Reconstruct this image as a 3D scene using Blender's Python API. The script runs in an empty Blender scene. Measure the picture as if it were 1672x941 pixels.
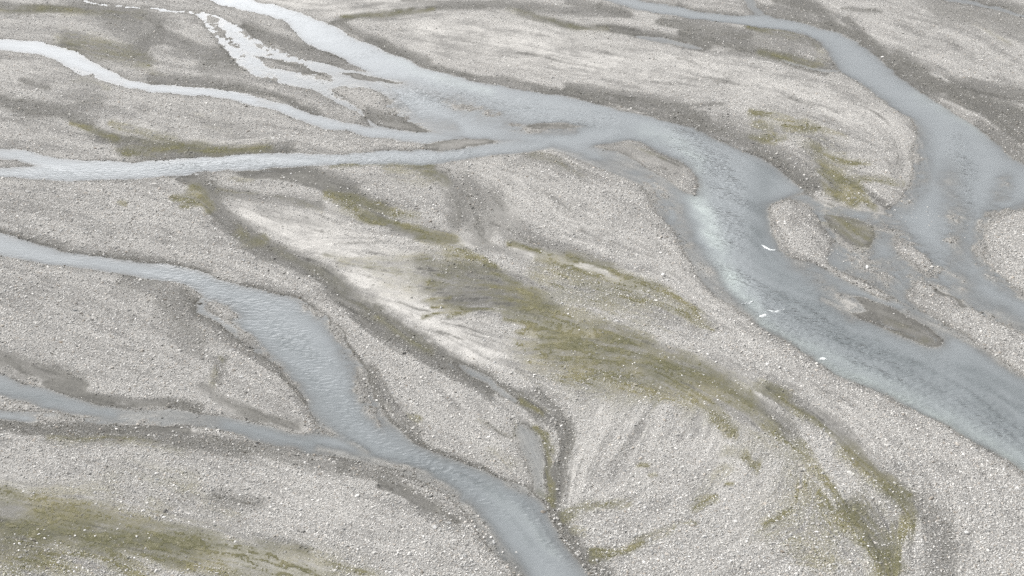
import bpy, math, random
import numpy as np

random.seed(4)
RNG = np.random.default_rng(7)
R_ = math.radians
sc = bpy.context.scene
COL = sc.collection

# ------------------------------------------------------------------ camera model
H, PITCH, HFOV = 55.0, R_(26.0), R_(40.0)
F = 836.0 / math.tan(HFOV / 2)
CP, SP = math.cos(PITCH), math.sin(PITCH)


def to_ground(x, y):
    """a place in the survey photograph -> its point on the flat valley floor (metres)"""
    u = (np.asarray(x, float) - 836.0) / F
    v = (470.5 - np.asarray(y, float)) / F
    t = H / np.maximum(SP - v * CP, 1e-4)
    return t * u, t * (CP + v * SP)


# ------------------------------------------------------------------ noise
def _hash(ix, iy, seed):
    h = (ix.astype(np.int64) * 374761393 + iy.astype(np.int64) * 668265263 + seed * 1274126177) & 0xFFFFFFFF
    h = ((h ^ (h >> 13)) * 1274126177) & 0xFFFFFFFF
    h = (h ^ (h >> 16)) & 0xFFFFFFFF
    return h / 4294967295.0


def vnoise(x, y, seed=0):
    ix, iy = np.floor(x), np.floor(y)
    fx, fy = x - ix, y - iy
    fx = fx * fx * (3 - 2 * fx)
    fy = fy * fy * (3 - 2 * fy)
    a, b = _hash(ix, iy, seed), _hash(ix + 1, iy, seed)
    c, d = _hash(ix, iy + 1, seed), _hash(ix + 1, iy + 1, seed)
    return ((a * (1 - fx) + b * fx) * (1 - fy) + (c * (1 - fx) + d * fx) * fy) * 2 - 1


def fbm(x, y, seed=0, octs=4, gain=0.55):
    s, a, n = 0.0, 1.0, 0.0
    for k in range(octs):
        s = s + a * vnoise(x * 2 ** k + 17.3 * k, y * 2 ** k - 9.1 * k, seed + k)
        n += a
        a *= gain
    return s / n


def smooth(a, b, x):
    t = np.clip((x - a) / (b - a), 0, 1)
    return t * t * (3 - 2 * t)


# ------------------------------------------------------------------ survey of the channels (bank outlines)
CHANNELS = [
    # (water body, depth, outline)
    ('river', .30, [(-340, 40), (-150, 55), (0, 65), (64, 69), (100, 78), (124, 84), (141, 95), (161, 106), (181, 117), (208, 132),
                    (241, 138), (285, 141), (335, 145), (372, 149), (402, 154), (435, 163), (469, 173), (502, 182), (536, 193),
                    (560, 199), (600, 206), (660, 212), (720, 216), (760, 232), (690, 236), (640, 229), (600, 222), (560, 213),
                    (536, 211), (502, 200), (469, 188), (435, 178), (402, 169), (368, 163), (335, 158), (268, 152), (234, 148),
                    (201, 141), (174, 135), (147, 127), (131, 124), (114, 113), (94, 101), (67, 91), (33, 86), (0, 82), (-150, 72), (-340, 60)]),
    ('river', .35, [(-340, 190), (-150, 220), (0, 242), (50, 250), (100, 258), (150, 263), (200, 267), (222, 266), (260, 263), (300, 260),
                    (340, 256), (400, 252), (470, 250), (560, 251), (620, 249), (680, 247), (720, 240), (760, 238), (810, 232),
                    (900, 222), (985, 226), (980, 238), (950, 240), (900, 244), (850, 249), (800, 255), (760, 261), (720, 267), (680, 271),
                    (600, 269), (540, 271), (490, 274), (420, 277), (360, 280), (310, 285), (260, 289), (200, 293), (130, 296),
                    (60, 294), (0, 290), (-150, 285), (-340, 270)]),
    # the big thread with its braid and the main reach
    ('river', .42, [(250, -120), (300, -50), (345, 2), (400, 16), (460, 35), (496, 66), (524, 82), (558, 98), (600, 118), (600, 150), (600, 199),
                    (640, 212), (700, 222), (760, 226), (820, 232), (880, 238), (924, 252), (960, 266), (1000, 285), (1030, 298), (1052, 315), (1075, 347), (1099, 382), (1116, 412), (1145, 462), (1179, 490),
                    (1206, 503), (1229, 522), (1263, 545), (1306, 574), (1346, 598), (1397, 626), (1447, 646), (1497, 674), (1531, 691),
                    (1581, 719), (1614, 738), (1655, 763), (1672, 773), (1800, 850), (2100, 1000), (2100, 760), (1800, 690), (1672, 616), (1648, 596), (1598, 560),
                    (1547, 531), (1497, 504), (1480, 500), (1457, 489), (1430, 477), (1390, 462), (1345, 440), (1310, 426), (1285, 418),
                    (1275, 404), (1270, 386), (1262, 369), (1257, 350), (1265, 335), (1290, 322), (1313, 311), (1300, 302), (1286, 291),
                    (1256, 268), (1222, 251), (1179, 231), (1140, 214), (1112, 204), (1060, 190), (1010, 177), (960, 165),
                    (900, 155), (850, 146), (800, 136), (740, 126), (690, 110), (650, 92), (600, 70), (556, 50), (520, 32), (480, 18),
                    (450, 8), (410, -1), (340, -60), (300, -120)]),
    # second thread left of the gravel bar
    ('river', .12, [(318, 18), (345, 22), (380, 38), (402, 52), (429, 72), (462, 85), (502, 98), (560, 112), (640, 128), (700, 150), (760, 190), (720, 216), (640, 214),
                    (600, 196), (580, 184), (560, 172), (540, 162), (515, 150), (490, 142), (440, 131), (400, 115), (375, 90), (352, 62), (330, 34)]),
    ('river', .03, [(120, -6), (150, 4), (200, 9), (240, 13), (290, 17), (325, 20), (325, 25), (290, 20), (240, 15.5), (200, 11.5), (150, 6.5), (120, -3)]),
    # right-hand thread
    ('river', .35, [(860, -60), (950, -20), (1032, -1), (1078, 7), (1116, 13), (1152, 20), (1196, 25), (1246, 25), (1273, 30), (1306, 37), (1340, 47),
                    (1373, 55), (1397, 69), (1420, 85), (1447, 107), (1474, 129), (1507, 152), (1547, 177), (1598, 208), (1631, 238),
                    (1655, 258), (1672, 268), (1720, 300), (1720, 345), (1672, 344), (1640, 352), (1614, 370), (1606, 400), (1612, 430), (1640, 460),
                    (1672, 478), (1800, 520), (1800, 620), (1672, 547), (1624, 526), (1581, 500), (1527, 470), (1497, 458), (1484, 470),
                    (1497, 503), (1474, 497), (1430, 470), (1390, 452), (1350, 432), (1345, 400), (1330, 360), (1300, 335), (1290, 320), (1318, 318),
                    (1340, 330), (1380, 340), (1420, 347), (1452, 344), (1470, 325), (1484, 301), (1490, 285), (1490, 255), (1494, 228), (1494, 201), (1464, 181), (1430, 157),
                    (1397, 131), (1367, 114), (1356, 94), (1343, 74), (1326, 60), (1290, 52), (1246, 47), (1196, 39), (1146, 32), (1112, 28),
                    (1068, 20), (1025, 12), (985, 0), (900, -30), (820, -60)]),
    ('river', .08, [(1212, -6), (1228, -6), (1236, 10), (1246, 24), (1250, 30), (1236, 28), (1222, 14)]),
    ('river', .06, [(1035, 58), (1075, 62), (1115, 70), (1150, 78), (1150, 81), (1110, 76), (1070, 69), (1040, 62)]),
    ('river', .05, [(1275, 98), (1310, 106), (1340, 112), (1368, 114), (1368, 119), (1338, 117), (1308, 110), (1278, 102)]),
    ('rivulet', .12, [(1500, -25), (1556, -2), (1580, 1), (1631, 12), (1672, 24), (1800, 50), (2000, 80), (2000, 88), (1800, 58), (1672, 30), (1631, 18), (1590, 8), (1550, 3), (1490, -18)]),
    # lower-left stream
    ('stream', .40, [(-340, 310), (-150, 345), (0, 380), (40, 392), (74, 402), (121, 413), (167, 420), (234, 429), (285, 434), (321, 442), (362, 454),
                     (402, 465), (442, 480), (489, 494), (522, 511), (545, 527), (560, 542), (576, 576), (592, 600), (604, 636),
                     (620, 660), (636, 686), (663, 715), (700, 737), (744, 753), (790, 770), (824, 782), (857, 793), (877, 810),
                     (891, 827), (898, 844), (914, 877), (934, 907), (958, 936), (1010, 1010), (1100, 1200), (1180, 1420), (1000, 1420), (920, 1080), (850, 960), (837, 941), (831, 931), (804, 904),
                     (774, 867), (757, 836), (730, 812), (703, 795), (663, 778), (623, 763), (583, 753), (556, 747), (522, 743), (502, 741),
                     (469, 731), (419, 723), (385, 708), (335, 701), (301, 694), (254, 696), (228, 698), (188, 695), (141, 690),
                     (84, 690), (33, 688), (0, 686), (-150, 680), (-340, 660), (-340, 560), (-150, 590), (0, 611), (37, 626), (87, 636), (127, 649), (167, 660), (208, 667),
                     (251, 670), (288, 670), (321, 675), (362, 680), (402, 686), (435, 694), (469, 706), (500, 712), (522, 700), (520, 690),
                     (506, 670), (502, 653), (482, 633), (472, 624), (455, 604), (432, 581), (402, 561), (372, 544), (352, 526),
                     (321, 511), (318, 494), (328, 484), (308, 470), (275, 460), (234, 454), (188, 447), (141, 440), (87, 432),
                     (40, 425), (0, 417), (-150, 395), (-340, 360)]),
    # pools of the stony creek
    ('stream', .16, [(748, 592), (775, 603), (800, 617), (822, 634), (842, 652), (836, 656), (812, 640), (790, 624), (762, 608)]),
    ('stream', .06, [(846, 690), (870, 700), (885, 715), (890, 745), (889, 780), (897, 812), (890, 816), (874, 800), (866, 770), (852, 735), (843, 705)]),
]
ISLANDS = [
    [(388, 37), (425, 34), (462, 33), (480, 50), (496, 68), (522, 80), (560, 96), (578, 110), (560, 112), (530, 105), (502, 97), (462, 84), (429, 70), (402, 50)],
    [(419, 90), (440, 94), (462, 99), (502, 110), (534, 125), (496, 119), (452, 112), (429, 104)],
    [(558, 120), (596, 123), (630, 130), (662, 137), (616, 134), (576, 129)],
    [(540, 146), (570, 143), (606, 145), (630, 160), (633, 177), (656, 191), (690, 208), (712, 217), (666, 213), (623, 206), (600, 196), (585, 178), (560, 160)],
    [(857, 207), (891, 200), (924, 201), (953, 208), (925, 211), (891, 212)],
    [(686, 241), (700, 236), (723, 231), (764, 228), (804, 229), (812, 233), (774, 240), (707, 247)],
    [(985, 234), (1030, 232), (1060, 240), (1090, 255), (1115, 268), (1135, 288), (1141, 305), (1135, 318), (1120, 315), (1100, 300), (1075, 285), (1045, 268), (1010, 250), (970, 240)],
    [(0, 259), (30, 264), (56, 270), (30, 273), (0, 273), (-120, 262), (-120, 246)],
    [(1346, 352), (1375, 352), (1400, 360), (1424, 368), (1428, 385), (1412, 407), (1396, 402), (1372, 385), (1352, 365)],
    [(1258, 336), (1285, 332), (1315, 338), (1335, 352), (1345, 372), (1360, 395), (1352, 420), (1330, 430), (1300, 424), (1278, 410), (1266, 385), (1256, 358)],
    [(1462, 392), (1485, 400), (1505, 412), (1530, 445), (1512, 448), (1480, 428), (1460, 408)],
    [(1393, 487), (1420, 489), (1464, 507), (1514, 531), (1541, 551), (1537, 562), (1514, 566), (1480, 552), (1440, 534), (1407, 521), (1387, 511), (1413, 507), (1407, 497)],
    [(1476, 484), (1500, 462), (1527, 471), (1581, 501), (1624, 527), (1672, 548), (1800, 620), (2100, 700), (2100, 740), (1800, 680), (1672, 612), (1648, 594), (1598, 557), (1547, 529), (1497, 503)],
    [(1395, 455), (1430, 468), (1458, 486), (1450, 490), (1425, 478), (1388, 461)],
    [(-100, 645), (0, 648), (30, 655), (60, 664), (110, 674), (160, 682), (100, 676), (40, 671), (0, 668), (-100, 665)],
    [(335, 492), (352, 490), (375, 505), (388, 520), (372, 524), (350, 514)],
]
# ------------------------------------------------------------------ survey of deposits
# kind, strength, half-width(s), places
# A algae, D dark wet silt, P pale dry silt, S smooth (few stones), F shallow film, M milky current, N stones standing in water, W ripples
ST = [
    # algae / dark marks, upper left
    ('A', .35, 8, [(-100, 10), (0, 14), (60, 16), (130, 20), (190, 24), (230, 28)]), ('D', .5, 9, [(0, 12), (70, 14), (150, 17), (240, 30), (262, 50), (240, 70)]),
    ('D', .35, 16, [(190, 35), (235, 55), (230, 90)]), ('A', .5, 11, [(120, 72), (170, 82), (215, 96), (240, 104)]), ('D', .35, 12, [(110, 70), (170, 84), (240, 95)]),
    ('D', .45, 14, [(0, 165), (60, 175), (110, 190), (150, 205)]), ('D', .4, 10, [(10, 175), (80, 185), (160, 165)]),
    ('A', .55, 5, [(115, 203), (150, 214), (190, 228)]), ('A', .6, 6, [(185, 208), (215, 214), (245, 222), (285, 228)]), ('A', .4, 6, [(315, 193), (345, 204), (375, 212)]),
    ('D', .75, 9, [(165, 222), (205, 232), (260, 240), (330, 248), (400, 249), (470, 247)]), ('D', .5, 11, [(200, 245), (250, 252), (300, 252)]), ('A', .6, 5, [(205, 250), (250, 248), (300, 243), (380, 244), (440, 240)]),
    ('D', .5, 4, [(35, 134), (60, 140), (85, 144)]), ('A', .4, 4, [(120, 132), (180, 145)]),
    ('D', .7, 5, [(245, 130), (300, 136), (380, 143), (440, 155), (480, 168), (520, 182)]), ('A', .4, 4, [(250, 128), (330, 136)]),
    ('D', .4, 12, [(280, 60), (340, 90), (390, 100)]), ('D', .3, 18, [(340, 110), (370, 85)]), ('A', .3, 6, [(290, 88), (345, 92)]),
    ('D', .5, 10, [(400, 45), (460, 70), (520, 88), (565, 100)]), ('D', .4, 6, [(430, 94), (480, 108), (530, 122)]),
    ('D', .45, 12, [(600, 186), (640, 198), (690, 210)]), ('S', .6, 8, [(640, 205), (700, 214)]), ('S', .9, 8, [(700, 240), (760, 234), (805, 232)]), ('D', .35, 8, [(700, 240), (760, 234), (805, 232)]),
    ('S', .8, 6, [(865, 206), (945, 207)]), ('D', .45, 6, [(865, 206), (945, 207)]), ('S', .8, 5, [(565, 122), (650, 134)]), ('D', .4, 5, [(565, 122), (650, 134)]),
    # shore of the far bank
    ('D', .5, 5, [(600, 66), (650, 86), (690, 104), (744, 121), (824, 133), (908, 147)]), ('D', .75, 6, [(880, 148), (940, 155), (991, 162), (1050, 176), (1116, 198)]),
    ('D', .65, 10, [(930, 146), (1000, 158), (1060, 168), (1112, 182), (1150, 196)]), ('D', .5, 3, [(1050, 168), (1112, 174), (1179, 171)]),
    ('D', .7, 10, [(1112, 194), (1179, 218), (1229, 243), (1279, 276), (1326, 308)]), ('D', .4, 14, [(1180, 205), (1240, 238), (1290, 268), (1330, 300)]),
    ('D', .35, 6, [(560, 42), (640, 78), (700, 100)]),
    # far plain
    ('A', .45, 4, [(556, 30), (600, 28), (660, 21), (707, 17)]), ('D', .45, 6, [(540, 40), (580, 30), (640, 24), (707, 15), (790, 9), (857, 13), (924, 18), (1025, 28)]),
    ('A', .35, 5, [(830, 18), (891, 33), (924, 44), (991, 50)]), ('D', .4, 7, [(850, 20), (924, 42), (991, 49), (1042, 56)]), ('D', .6, 5, [(1000, 50), (1060, 58), (1109, 66), (1160, 76)]),
    ('D', .5, 6, [(930, 5), (985, 14), (1030, 24)]), ('D', .4, 4, [(660, 2), (790, 12)]), ('D', .45, 10, [(1080, 36), (1140, 44), (1220, 62)]),
    ('D', .6, 9, [(1112, 57), (1162, 67), (1212, 80), (1263, 92), (1313, 104), (1350, 112)]), ('A', .5, 6, [(1240, 88), (1280, 97), (1330, 106)]), ('A', .5, 6, [(1326, 62), (1338, 84), (1346, 100)]),
    ('A', .45, 5, [(1222, 44), (1273, 54), (1310, 64)]), ('D', .4, 8, [(1225, 46), (1300, 62), (1335, 72)]), ('D', .3, 12, [(1190, 60), (1290, 80)]),
    ('D', .5, 4, [(1112, 12), (1150, 21), (1210, 27)]), ('D', .55, 8, [(1296, 4), (1340, 22), (1366, 44)]), ('D', .35, 3, [(1373, 14), (1410, 17), (1440, 21)]), ('D', .45, 8, [(1250, 20), (1320, 34), (1380, 50)]),
    ('D', .5, 6, [(1380, 34), (1400, 52), (1440, 84)]), ('D', .45, 10, [(1270, 0), (1330, 14)]),
    ('D', .75, 8, [(1390, 56), (1420, 76), (1450, 98), (1487, 124), (1531, 150)]), ('D', .75, 11, [(1465, 96), (1510, 124), (1564, 156), (1620, 192), (1672, 226)]),
    ('D', .75, 18, [(1560, 150), (1610, 172), (1672, 196), (1740, 225)]), ('D', .5, 12, [(1581, 144), (1640, 152), (1700, 166)]), ('D', .35, 10, [(1600, 206), (1640, 236), (1690, 268)]),
    ('A', .25, 5, [(1580, 30), (1612, 52), (1650, 75)]), ('P', .3, 5, [(1590, 30), (1620, 55), (1655, 72)]), ('D', .3, 18, [(1540, 20), (1600, 28), (1672, 45)]), ('D', .4, 5, [(1590, 0), (1672, 16)]),
    # algae on the right bar
    ('A', .7, 4, [(1226, 184), (1270, 193), (1313, 203)]), ('A', .85, 6, [(1239, 204), (1258, 214), (1256, 224), (1244, 231)]), ('A', .8, 5, [(1283, 211), (1326, 216)]), ('A', .6, 4, [(1326, 210), (1345, 216), (1380, 224)]),
    ('A', .6, 4, [(1225, 226), (1262, 236), (1280, 230)]), ('A', .55, 4, [(1335, 257), (1375, 264), (1418, 268)]), ('A', .6, 5, [(1346, 270), (1400, 268)]),
    ('A', .85, 9, [(1352, 286), (1375, 296), (1400, 310)]), ('A', .65, 5, [(1395, 291), (1430, 295), (1470, 300)]), ('A', .85, 8, [(1350, 312), (1370, 322), (1394, 333)]), ('A', .95, 7, [(1395, 312), (1412, 326), (1428, 340)]),
    ('D', .5, 4, [(1390, 300), (1420, 316), (1455, 342)]), ('D', .35, 14, [(1330, 250), (1350, 285), (1370, 320)]), ('A', .5, 6, [(1345, 232), (1380, 250)]), ('P', .5, 26, [(1440, 190), (1470, 230), (1465, 290)]),
    ('A', .5, 14, [(1360, 358), (1385, 372), (1410, 388)]), ('S', .7, 16, [(1365, 362), (1385, 376), (1410, 392)]), ('D', .5, 16, [(1360, 358), (1385, 372), (1410, 392)]),
    ('S', .8, 9, [(1330, 330), (1370, 342), (1420, 352), (1450, 352)]), ('P', .4, 7, [(1340, 330), (1385, 346), (1430, 354)]),
    ('S', 1.2, 20, [(1395, 497), (1440, 515), (1490, 540), (1535, 558)]), ('D', .95, 22, [(1395, 495), (1440, 515), (1490, 540), (1535, 558)]), ('A', .45, 8, [(1450, 530), (1480, 536), (1510, 552)]),
    ('D', .9, 5, [(1528, 474), (1552, 485), (1575, 498)]), ('S', .9, 5, [(1528, 474), (1552, 485), (1575, 498)]),
    # left shore, head of the creek
    ('A', .65, 5, [(545, 272), (600, 268), (640, 267), (700, 271)]), ('A', .35, 8, [(640, 274), (700, 278)]),
    ('D', .85, 12, [(300, 289), (325, 298), (345, 312), (352, 336)]), ('A', .8, 9, [(318, 310), (335, 328), (340, 338)]), ('A', 1.0, 4, [(285, 327), (310, 326), (330, 330)]), ('A', .9, 4, [(298, 338), (325, 333)]), ('S', .8, 12, [(318, 300), (345, 330)]),
    ('A', .9, 3, [(190, 333), (202, 334)]), ('D', .5, 6, [(350, 310), (400, 318), (460, 326), (520, 336)]), ('A', .5, 4, [(360, 312), (420, 322), (500, 335), (520, 344)]), ('A', .4, 3, [(375, 293), (410, 295)]),
    ('D', .95, 10, [(405, 279), (450, 284), (490, 292), (530, 305), (565, 320)]), ('D', .7, 8, [(450, 285), (510, 285), (545, 298), (575, 312)]), ('D', .6, 10, [(560, 315), (600, 330), (630, 340)]), ('S', .8, 11, [(420, 280), (490, 292), (545, 306)]),
    ('A', .95, 7, [(535, 320), (560, 330), (580, 345), (592, 357), (623, 366)]), ('A', .7, 8, [(570, 325), (600, 335), (640, 348)]), ('A', .85, 5, [(600, 350), (650, 366), (700, 380), (745, 392)]),
    ('D', .6, 8, [(600, 358), (640, 371), (690, 386), (740, 396)]), ('S', .9, 8, [(600, 358), (640, 371), (700, 388), (764, 403)]), ('A', .45, 8, [(690, 393), (750, 403)]), ('A', .5, 5, [(640, 345), (680, 355)]),
    ('D', .45, 14, [(690, 280), (720, 290), (745, 320), (748, 368)]), ('S', .5, 12, [(690, 280), (725, 300), (745, 345)]), ('A', .4, 8, [(640, 275), (690, 280), (725, 300)]),
    ('S', .6, 30, [(830, 350), (800, 370), (790, 385)]), ('D', .35, 28, [(800, 330), (815, 360), (860, 395)]), ('D', .3, 16, [(760, 300), (770, 350), (790, 400)]),
    # creek
    ('D', .55, 12, [(350, 345), (385, 375), (420, 395), (470, 420), (520, 450), (560, 478)]), ('A', .6, 8, [(388, 380), (400, 396), (430, 392)]), ('D', .8, 9, [(420, 410), (460, 424), (510, 446), (545, 468)]),
    ('D', .95, 11, [(530, 450), (570, 484), (610, 516), (650, 545), (690, 570), (730, 590), (770, 606)]), ('A', .3, 10, [(450, 410), (520, 440), (570, 480), (620, 520), (700, 575)]), ('D', .6, 18, [(600, 515), (670, 565), (740, 600)]),
    ('D', .7, 9, [(770, 606), (820, 636), (850, 655), (880, 680)]), ('D', .55, 10, [(880, 640), (905, 670), (922, 700), (928, 730), (918, 770), (908, 810)]), ('A', .85, 6, [(852, 655), (870, 664), (882, 674)]),
    ('A', .8, 5, [(876, 700), (890, 714), (896, 740), (898, 770), (904, 800), (906, 830)]), ('A', .3, 5, [(842, 690), (845, 710)]), ('D', .7, 7, [(860, 700), (885, 740), (893, 790)]), ('S', 1.0, 16, [(858, 715), (872, 750), (885, 800)]),
    ('D', .55, 14, [(900, 830), (925, 880), (955, 915), (985, 941)]),
    ('A', .8, 4, [(880, 800), (900, 820)]),
    # central fan of silt
    ('A', .95, 5, [(756, 416), (785, 428), (815, 448), (841, 468), (866, 488)]), ('A', .6, 8, [(735, 420), (760, 428), (800, 440)]), ('A', .45, 5, [(556, 432), (600, 428), (650, 426), (730, 420), (770, 428)]), ('A', .35, 5, [(530, 418), (600, 436), (680, 450)]),
    ('D', .5, 22, [(720, 470), (780, 465), (840, 480)]), ('D', .65, 16, [(745, 490), (800, 485), (860, 495), (900, 510)]), ('A', .45, 16, [(720, 460), (800, 470), (860, 492)]), ('D', .4, 10, [(690, 430), (730, 440), (800, 445)]),
    ('A', .7, 4, [(705, 504), (740, 503), (790, 504)]), ('A', .7, 4, [(690, 520), (730, 516), (770, 508)]), ('A', .6, 3, [(735, 524), (760, 515)]), ('D', 1.0, 3, [(755, 506), (775, 506), (798, 503)]), ('D', .6, 4, [(732, 494), (790, 494)]),
    ('A', .9, 5, [(828, 522), (860, 528), (880, 536), (905, 534)]), ('A', .85, 6, [(855, 545), (880, 540), (905, 534)]), ('A', .5, 14, [(800, 500), (870, 510), (950, 525)]), ('P', .8, 5, [(838, 505), (880, 506), (915, 520)]),
    ('S', .6, 40, [(500, 400), (580, 425), (650, 450)]), ('P', .55, 34, [(480, 350), (540, 380), (620, 410), (690, 410)]), ('P', .5, 18, [(400, 345), (440, 370), (480, 390)]), ('S', .5, 30, [(400, 345), (450, 365), (520, 380)]),
    ('P', .85, 18, [(600, 470), (650, 500), (700, 535), (750, 560), (800, 585), (850, 598)]), ('P', .5, 22, [(700, 535), (770, 555), (830, 575)]), ('S', .7, 34, [(580, 460), (680, 510), (780, 570)]), ('S', .6, 30, [(700, 470), (800, 480), (870, 500)]),
    ('A', .5, 3, [(690, 495), (740, 490)]), ('A', .3, 26, [(640, 455), (700, 470)]),
    # algae line in the right of the centre
    ('A', .9, 4, [(826, 400), (845, 404), (878, 414)]), ('A', .55, 8, [(900, 425), (940, 424)]), ('A', 1.0, 5, [(932, 422), (975, 433), (1008, 446), (1042, 460), (1078, 472), (1104, 486), (1125, 502), (1140, 520)]),
    ('P', .6, 6, [(835, 405), (880, 418), (930, 432), (980, 440), (1030, 458), (1060, 468)]), ('S', .9, 9, [(840, 407), (890, 424), (940, 434), (1000, 450), (1050, 466)]), ('D', .35, 10, [(870, 400), (940, 418), (990, 436)]),
    ('A', .6, 8, [(880, 425), (920, 440), (950, 455)]), ('A', .5, 12, [(930, 450), (980, 460), (1040, 475), (1100, 500), (1140, 530)]), ('A', .35, 16, [(880, 455), (920, 480), (1000, 490)]), ('A', .7, 6, [(1150, 530), (1165, 540)]), ('A', .25, 24, [(980, 480), (1060, 500)]),
    # large algae sheet
    ('A', .6, 22, [(860, 575), (920, 560), (980, 560), (1040, 580)]), ('A', .62, 26, [(900, 590), (960, 580), (1040, 590), (1110, 610)]), ('A', .45, 16, [(880, 535), (940, 545), (1010, 560)]), ('A', .55, 22, [(950, 600), (1030, 605), (1090, 625), (1140, 650)]),
    ('S', .7, 36, [(880, 560), (960, 560), (1060, 585), (1150, 620), (1230, 660)]), ('D', .45, 16, [(990, 555), (1060, 575), (1110, 595), (1180, 625)]), ('D', .3, 26, [(900, 570), (1000, 590), (1100, 620)]),
    ('P', .55, 4, [(1000, 560), (1060, 570), (1130, 590), (1200, 618), (1250, 640)]), ('P', .5, 5, [(1036, 612), (1065, 630), (1090, 645)]),
    ('A', .9, 7, [(1040, 596), (1080, 612), (1112, 632), (1146, 658), (1172, 685), (1192, 710)]), ('A', .6, 20, [(1060, 630), (1090, 640)]), ('A', .5, 16, [(1100, 600), (1160, 620), (1220, 645)]),
    ('A', .75, 8, [(1130, 625), (1180, 655), (1230, 682), (1273, 715), (1303, 732)]), ('A', .65, 9, [(1303, 732), (1330, 764), (1350, 790)]), ('D', .4, 14, [(1160, 620), (1230, 660), (1290, 700)]),
    ('A', .7, 7, [(1240, 630), (1275, 648), (1313, 676), (1353, 706), (1380, 733), (1413, 767), (1447, 793)]), ('D', .7, 9, [(1260, 640), (1320, 668), (1365, 702), (1400, 744), (1440, 782)]), ('S', .7, 12, [(1330, 676), (1380, 720), (1430, 775)]),
    ('A', .95, 10, [(1447, 793), (1474, 815), (1484, 840), (1474, 867), (1464, 894), (1450, 950), (1440, 1000)]), ('A', .6, 20, [(1390, 845), (1420, 870), (1440, 910), (1440, 960)]), ('D', .5, 22, [(1390, 840), (1430, 870), (1450, 930)]), ('A', .8, 7, [(1360, 800), (1390, 850), (1420, 900), (1440, 941)]),
    ('A', .5, 14, [(1310, 800), (1350, 830), (1370, 870)]), ('A', .55, 5, [(1246, 858), (1270, 848), (1292, 836)]), ('A', .4, 18, [(1260, 870), (1320, 880)]), ('A', .5, 8, [(1300, 910), (1360, 925)]), ('A', .3, 26, [(1300, 760), (1330, 850), (1350, 920)]),
    ('A', .9, 5, [(1138, 828), (1155, 820), (1170, 818)]), ('A', .95, 5, [(1214, 748), (1220, 760), (1230, 764)]), ('A', .8, 3, [(1112, 857), (1138, 857)]), ('A', .9, 3, [(1188, 794), (1198, 795)]), ('A', .85, 4, [(1045, 761), (1062, 763)]), ('A', .7, 3, [(1066, 780), (1076, 779)]),
    ('A', .5, 10, [(1140, 820), (1165, 790), (1180, 770)]), ('A', .35, 8, [(1180, 740), (1215, 745)]),
    ('A', .75, 8, [(922, 848), (950, 836), (985, 830), (1022, 826)]), ('A', .75, 6, [(1036, 884), (1068, 877), (1100, 865)]), ('A', .85, 6, [(961, 904), (991, 904), (1025, 898), (1045, 888)]), ('A', .9, 7, [(965, 914), (985, 912)]), ('A', .5, 7, [(935, 868), (950, 872)]),
    ('P', .55, 34, [(980, 680), (960, 740), (945, 790)]), ('P', .4, 50, [(1050, 700), (1030, 790)]), ('P', .6, 34, [(1150, 720), (1190, 750), (1180, 790)]), ('P', .4, 34, [(1240, 810), (1200, 880), (1150, 930)]), ('P', .5, 20, [(940, 640), (1000, 650)]),
    ('A', .3, 40, [(960, 620), (1010, 640)]), ('P', .45, 14, [(1150, 690), (1160, 700)]),
    # between stream and creek
    ('A', .6, 5, [(668, 682), (680, 688)]), ('A', .25, 4, [(780, 690), (810, 704), (838, 718)]), ('D', .15, 5, [(790, 700), (834, 716)]), ('A', .3, 10, [(640, 660), (660, 680)]), ('P', .3, 40, [(730, 640), (780, 680), (800, 720)]),
    ('D', .35, 8, [(604, 600), (640, 660), (680, 710)]),
    ('A', .3, 12, [(800, 745), (830, 755)]),
    # left bar
    ('A', .5, 5, [(360, 588), (354, 610), (350, 632)]), ('D', .35, 8, [(364, 592), (360, 625)]), ('D', .55, 7, [(335, 632), (368, 658), (419, 676), (486, 700)]), ('S', .8, 9, [(335, 634), (368, 660), (419, 678), (490, 704)]),
    ('D', .7, 13, [(-60, 560), (0, 580), (50, 604), (100, 618), (130, 632)]), ('S', 1.0, 13, [(-60, 560), (0, 584), (50, 606), (100, 620), (134, 636)]), ('D', .6, 7, [(80, 630), (134, 645), (201, 657), (268, 662), (330, 670)]), ('S', .9, 6, [(67, 628), (134, 646), (201, 657), (268, 664)]),
    ('D', .3, 18, [(210, 460), (270, 480), (310, 510)]), ('D', .3, 24, [(270, 500), (320, 560)]),
    ('D', .6, 13, [(-60, 700), (0, 698), (100, 704), (200, 712), (300, 722), (400, 738)]), ('A', .4, 8, [(80, 715), (140, 722), (200, 722), (300, 740)]), ('D', .7, 6, [(250, 700), (310, 706)]), ('S', .7, 5, [(250, 702), (320, 706)]), ('D', .3, 14, [(380, 730), (480, 750), (560, 770)]),
    ('D', .75, 8, [(623, 796), (660, 808), (690, 820), (710, 830)]), ('S', .8, 8, [(623, 796), (660, 808), (710, 828)]), ('D', .35, 12, [(560, 760), (640, 790), (740, 850)]),
    # bottom left
    ('A', .95, 9, [(-60, 800), (0, 808), (40, 820), (90, 830), (130, 836)]), ('A', .85, 10, [(-60, 855), (0, 860), (50, 868), (110, 876)]), ('A', .6, 14, [(60, 838), (167, 848), (251, 868)]), ('A', .55, 24, [(120, 860), (200, 875), (290, 890), (400, 912), (500, 932), (600, 950)]),
    ('A', .45, 26, [(200, 885), (320, 915), (430, 945)]), ('S', .95, 30, [(0, 830), (120, 856), (250, 880), (360, 905), (500, 940)]), ('D', .3, 30, [(100, 850), (220, 870), (330, 895)]), ('A', .5, 8, [(250, 868), (320, 892)]),
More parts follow.
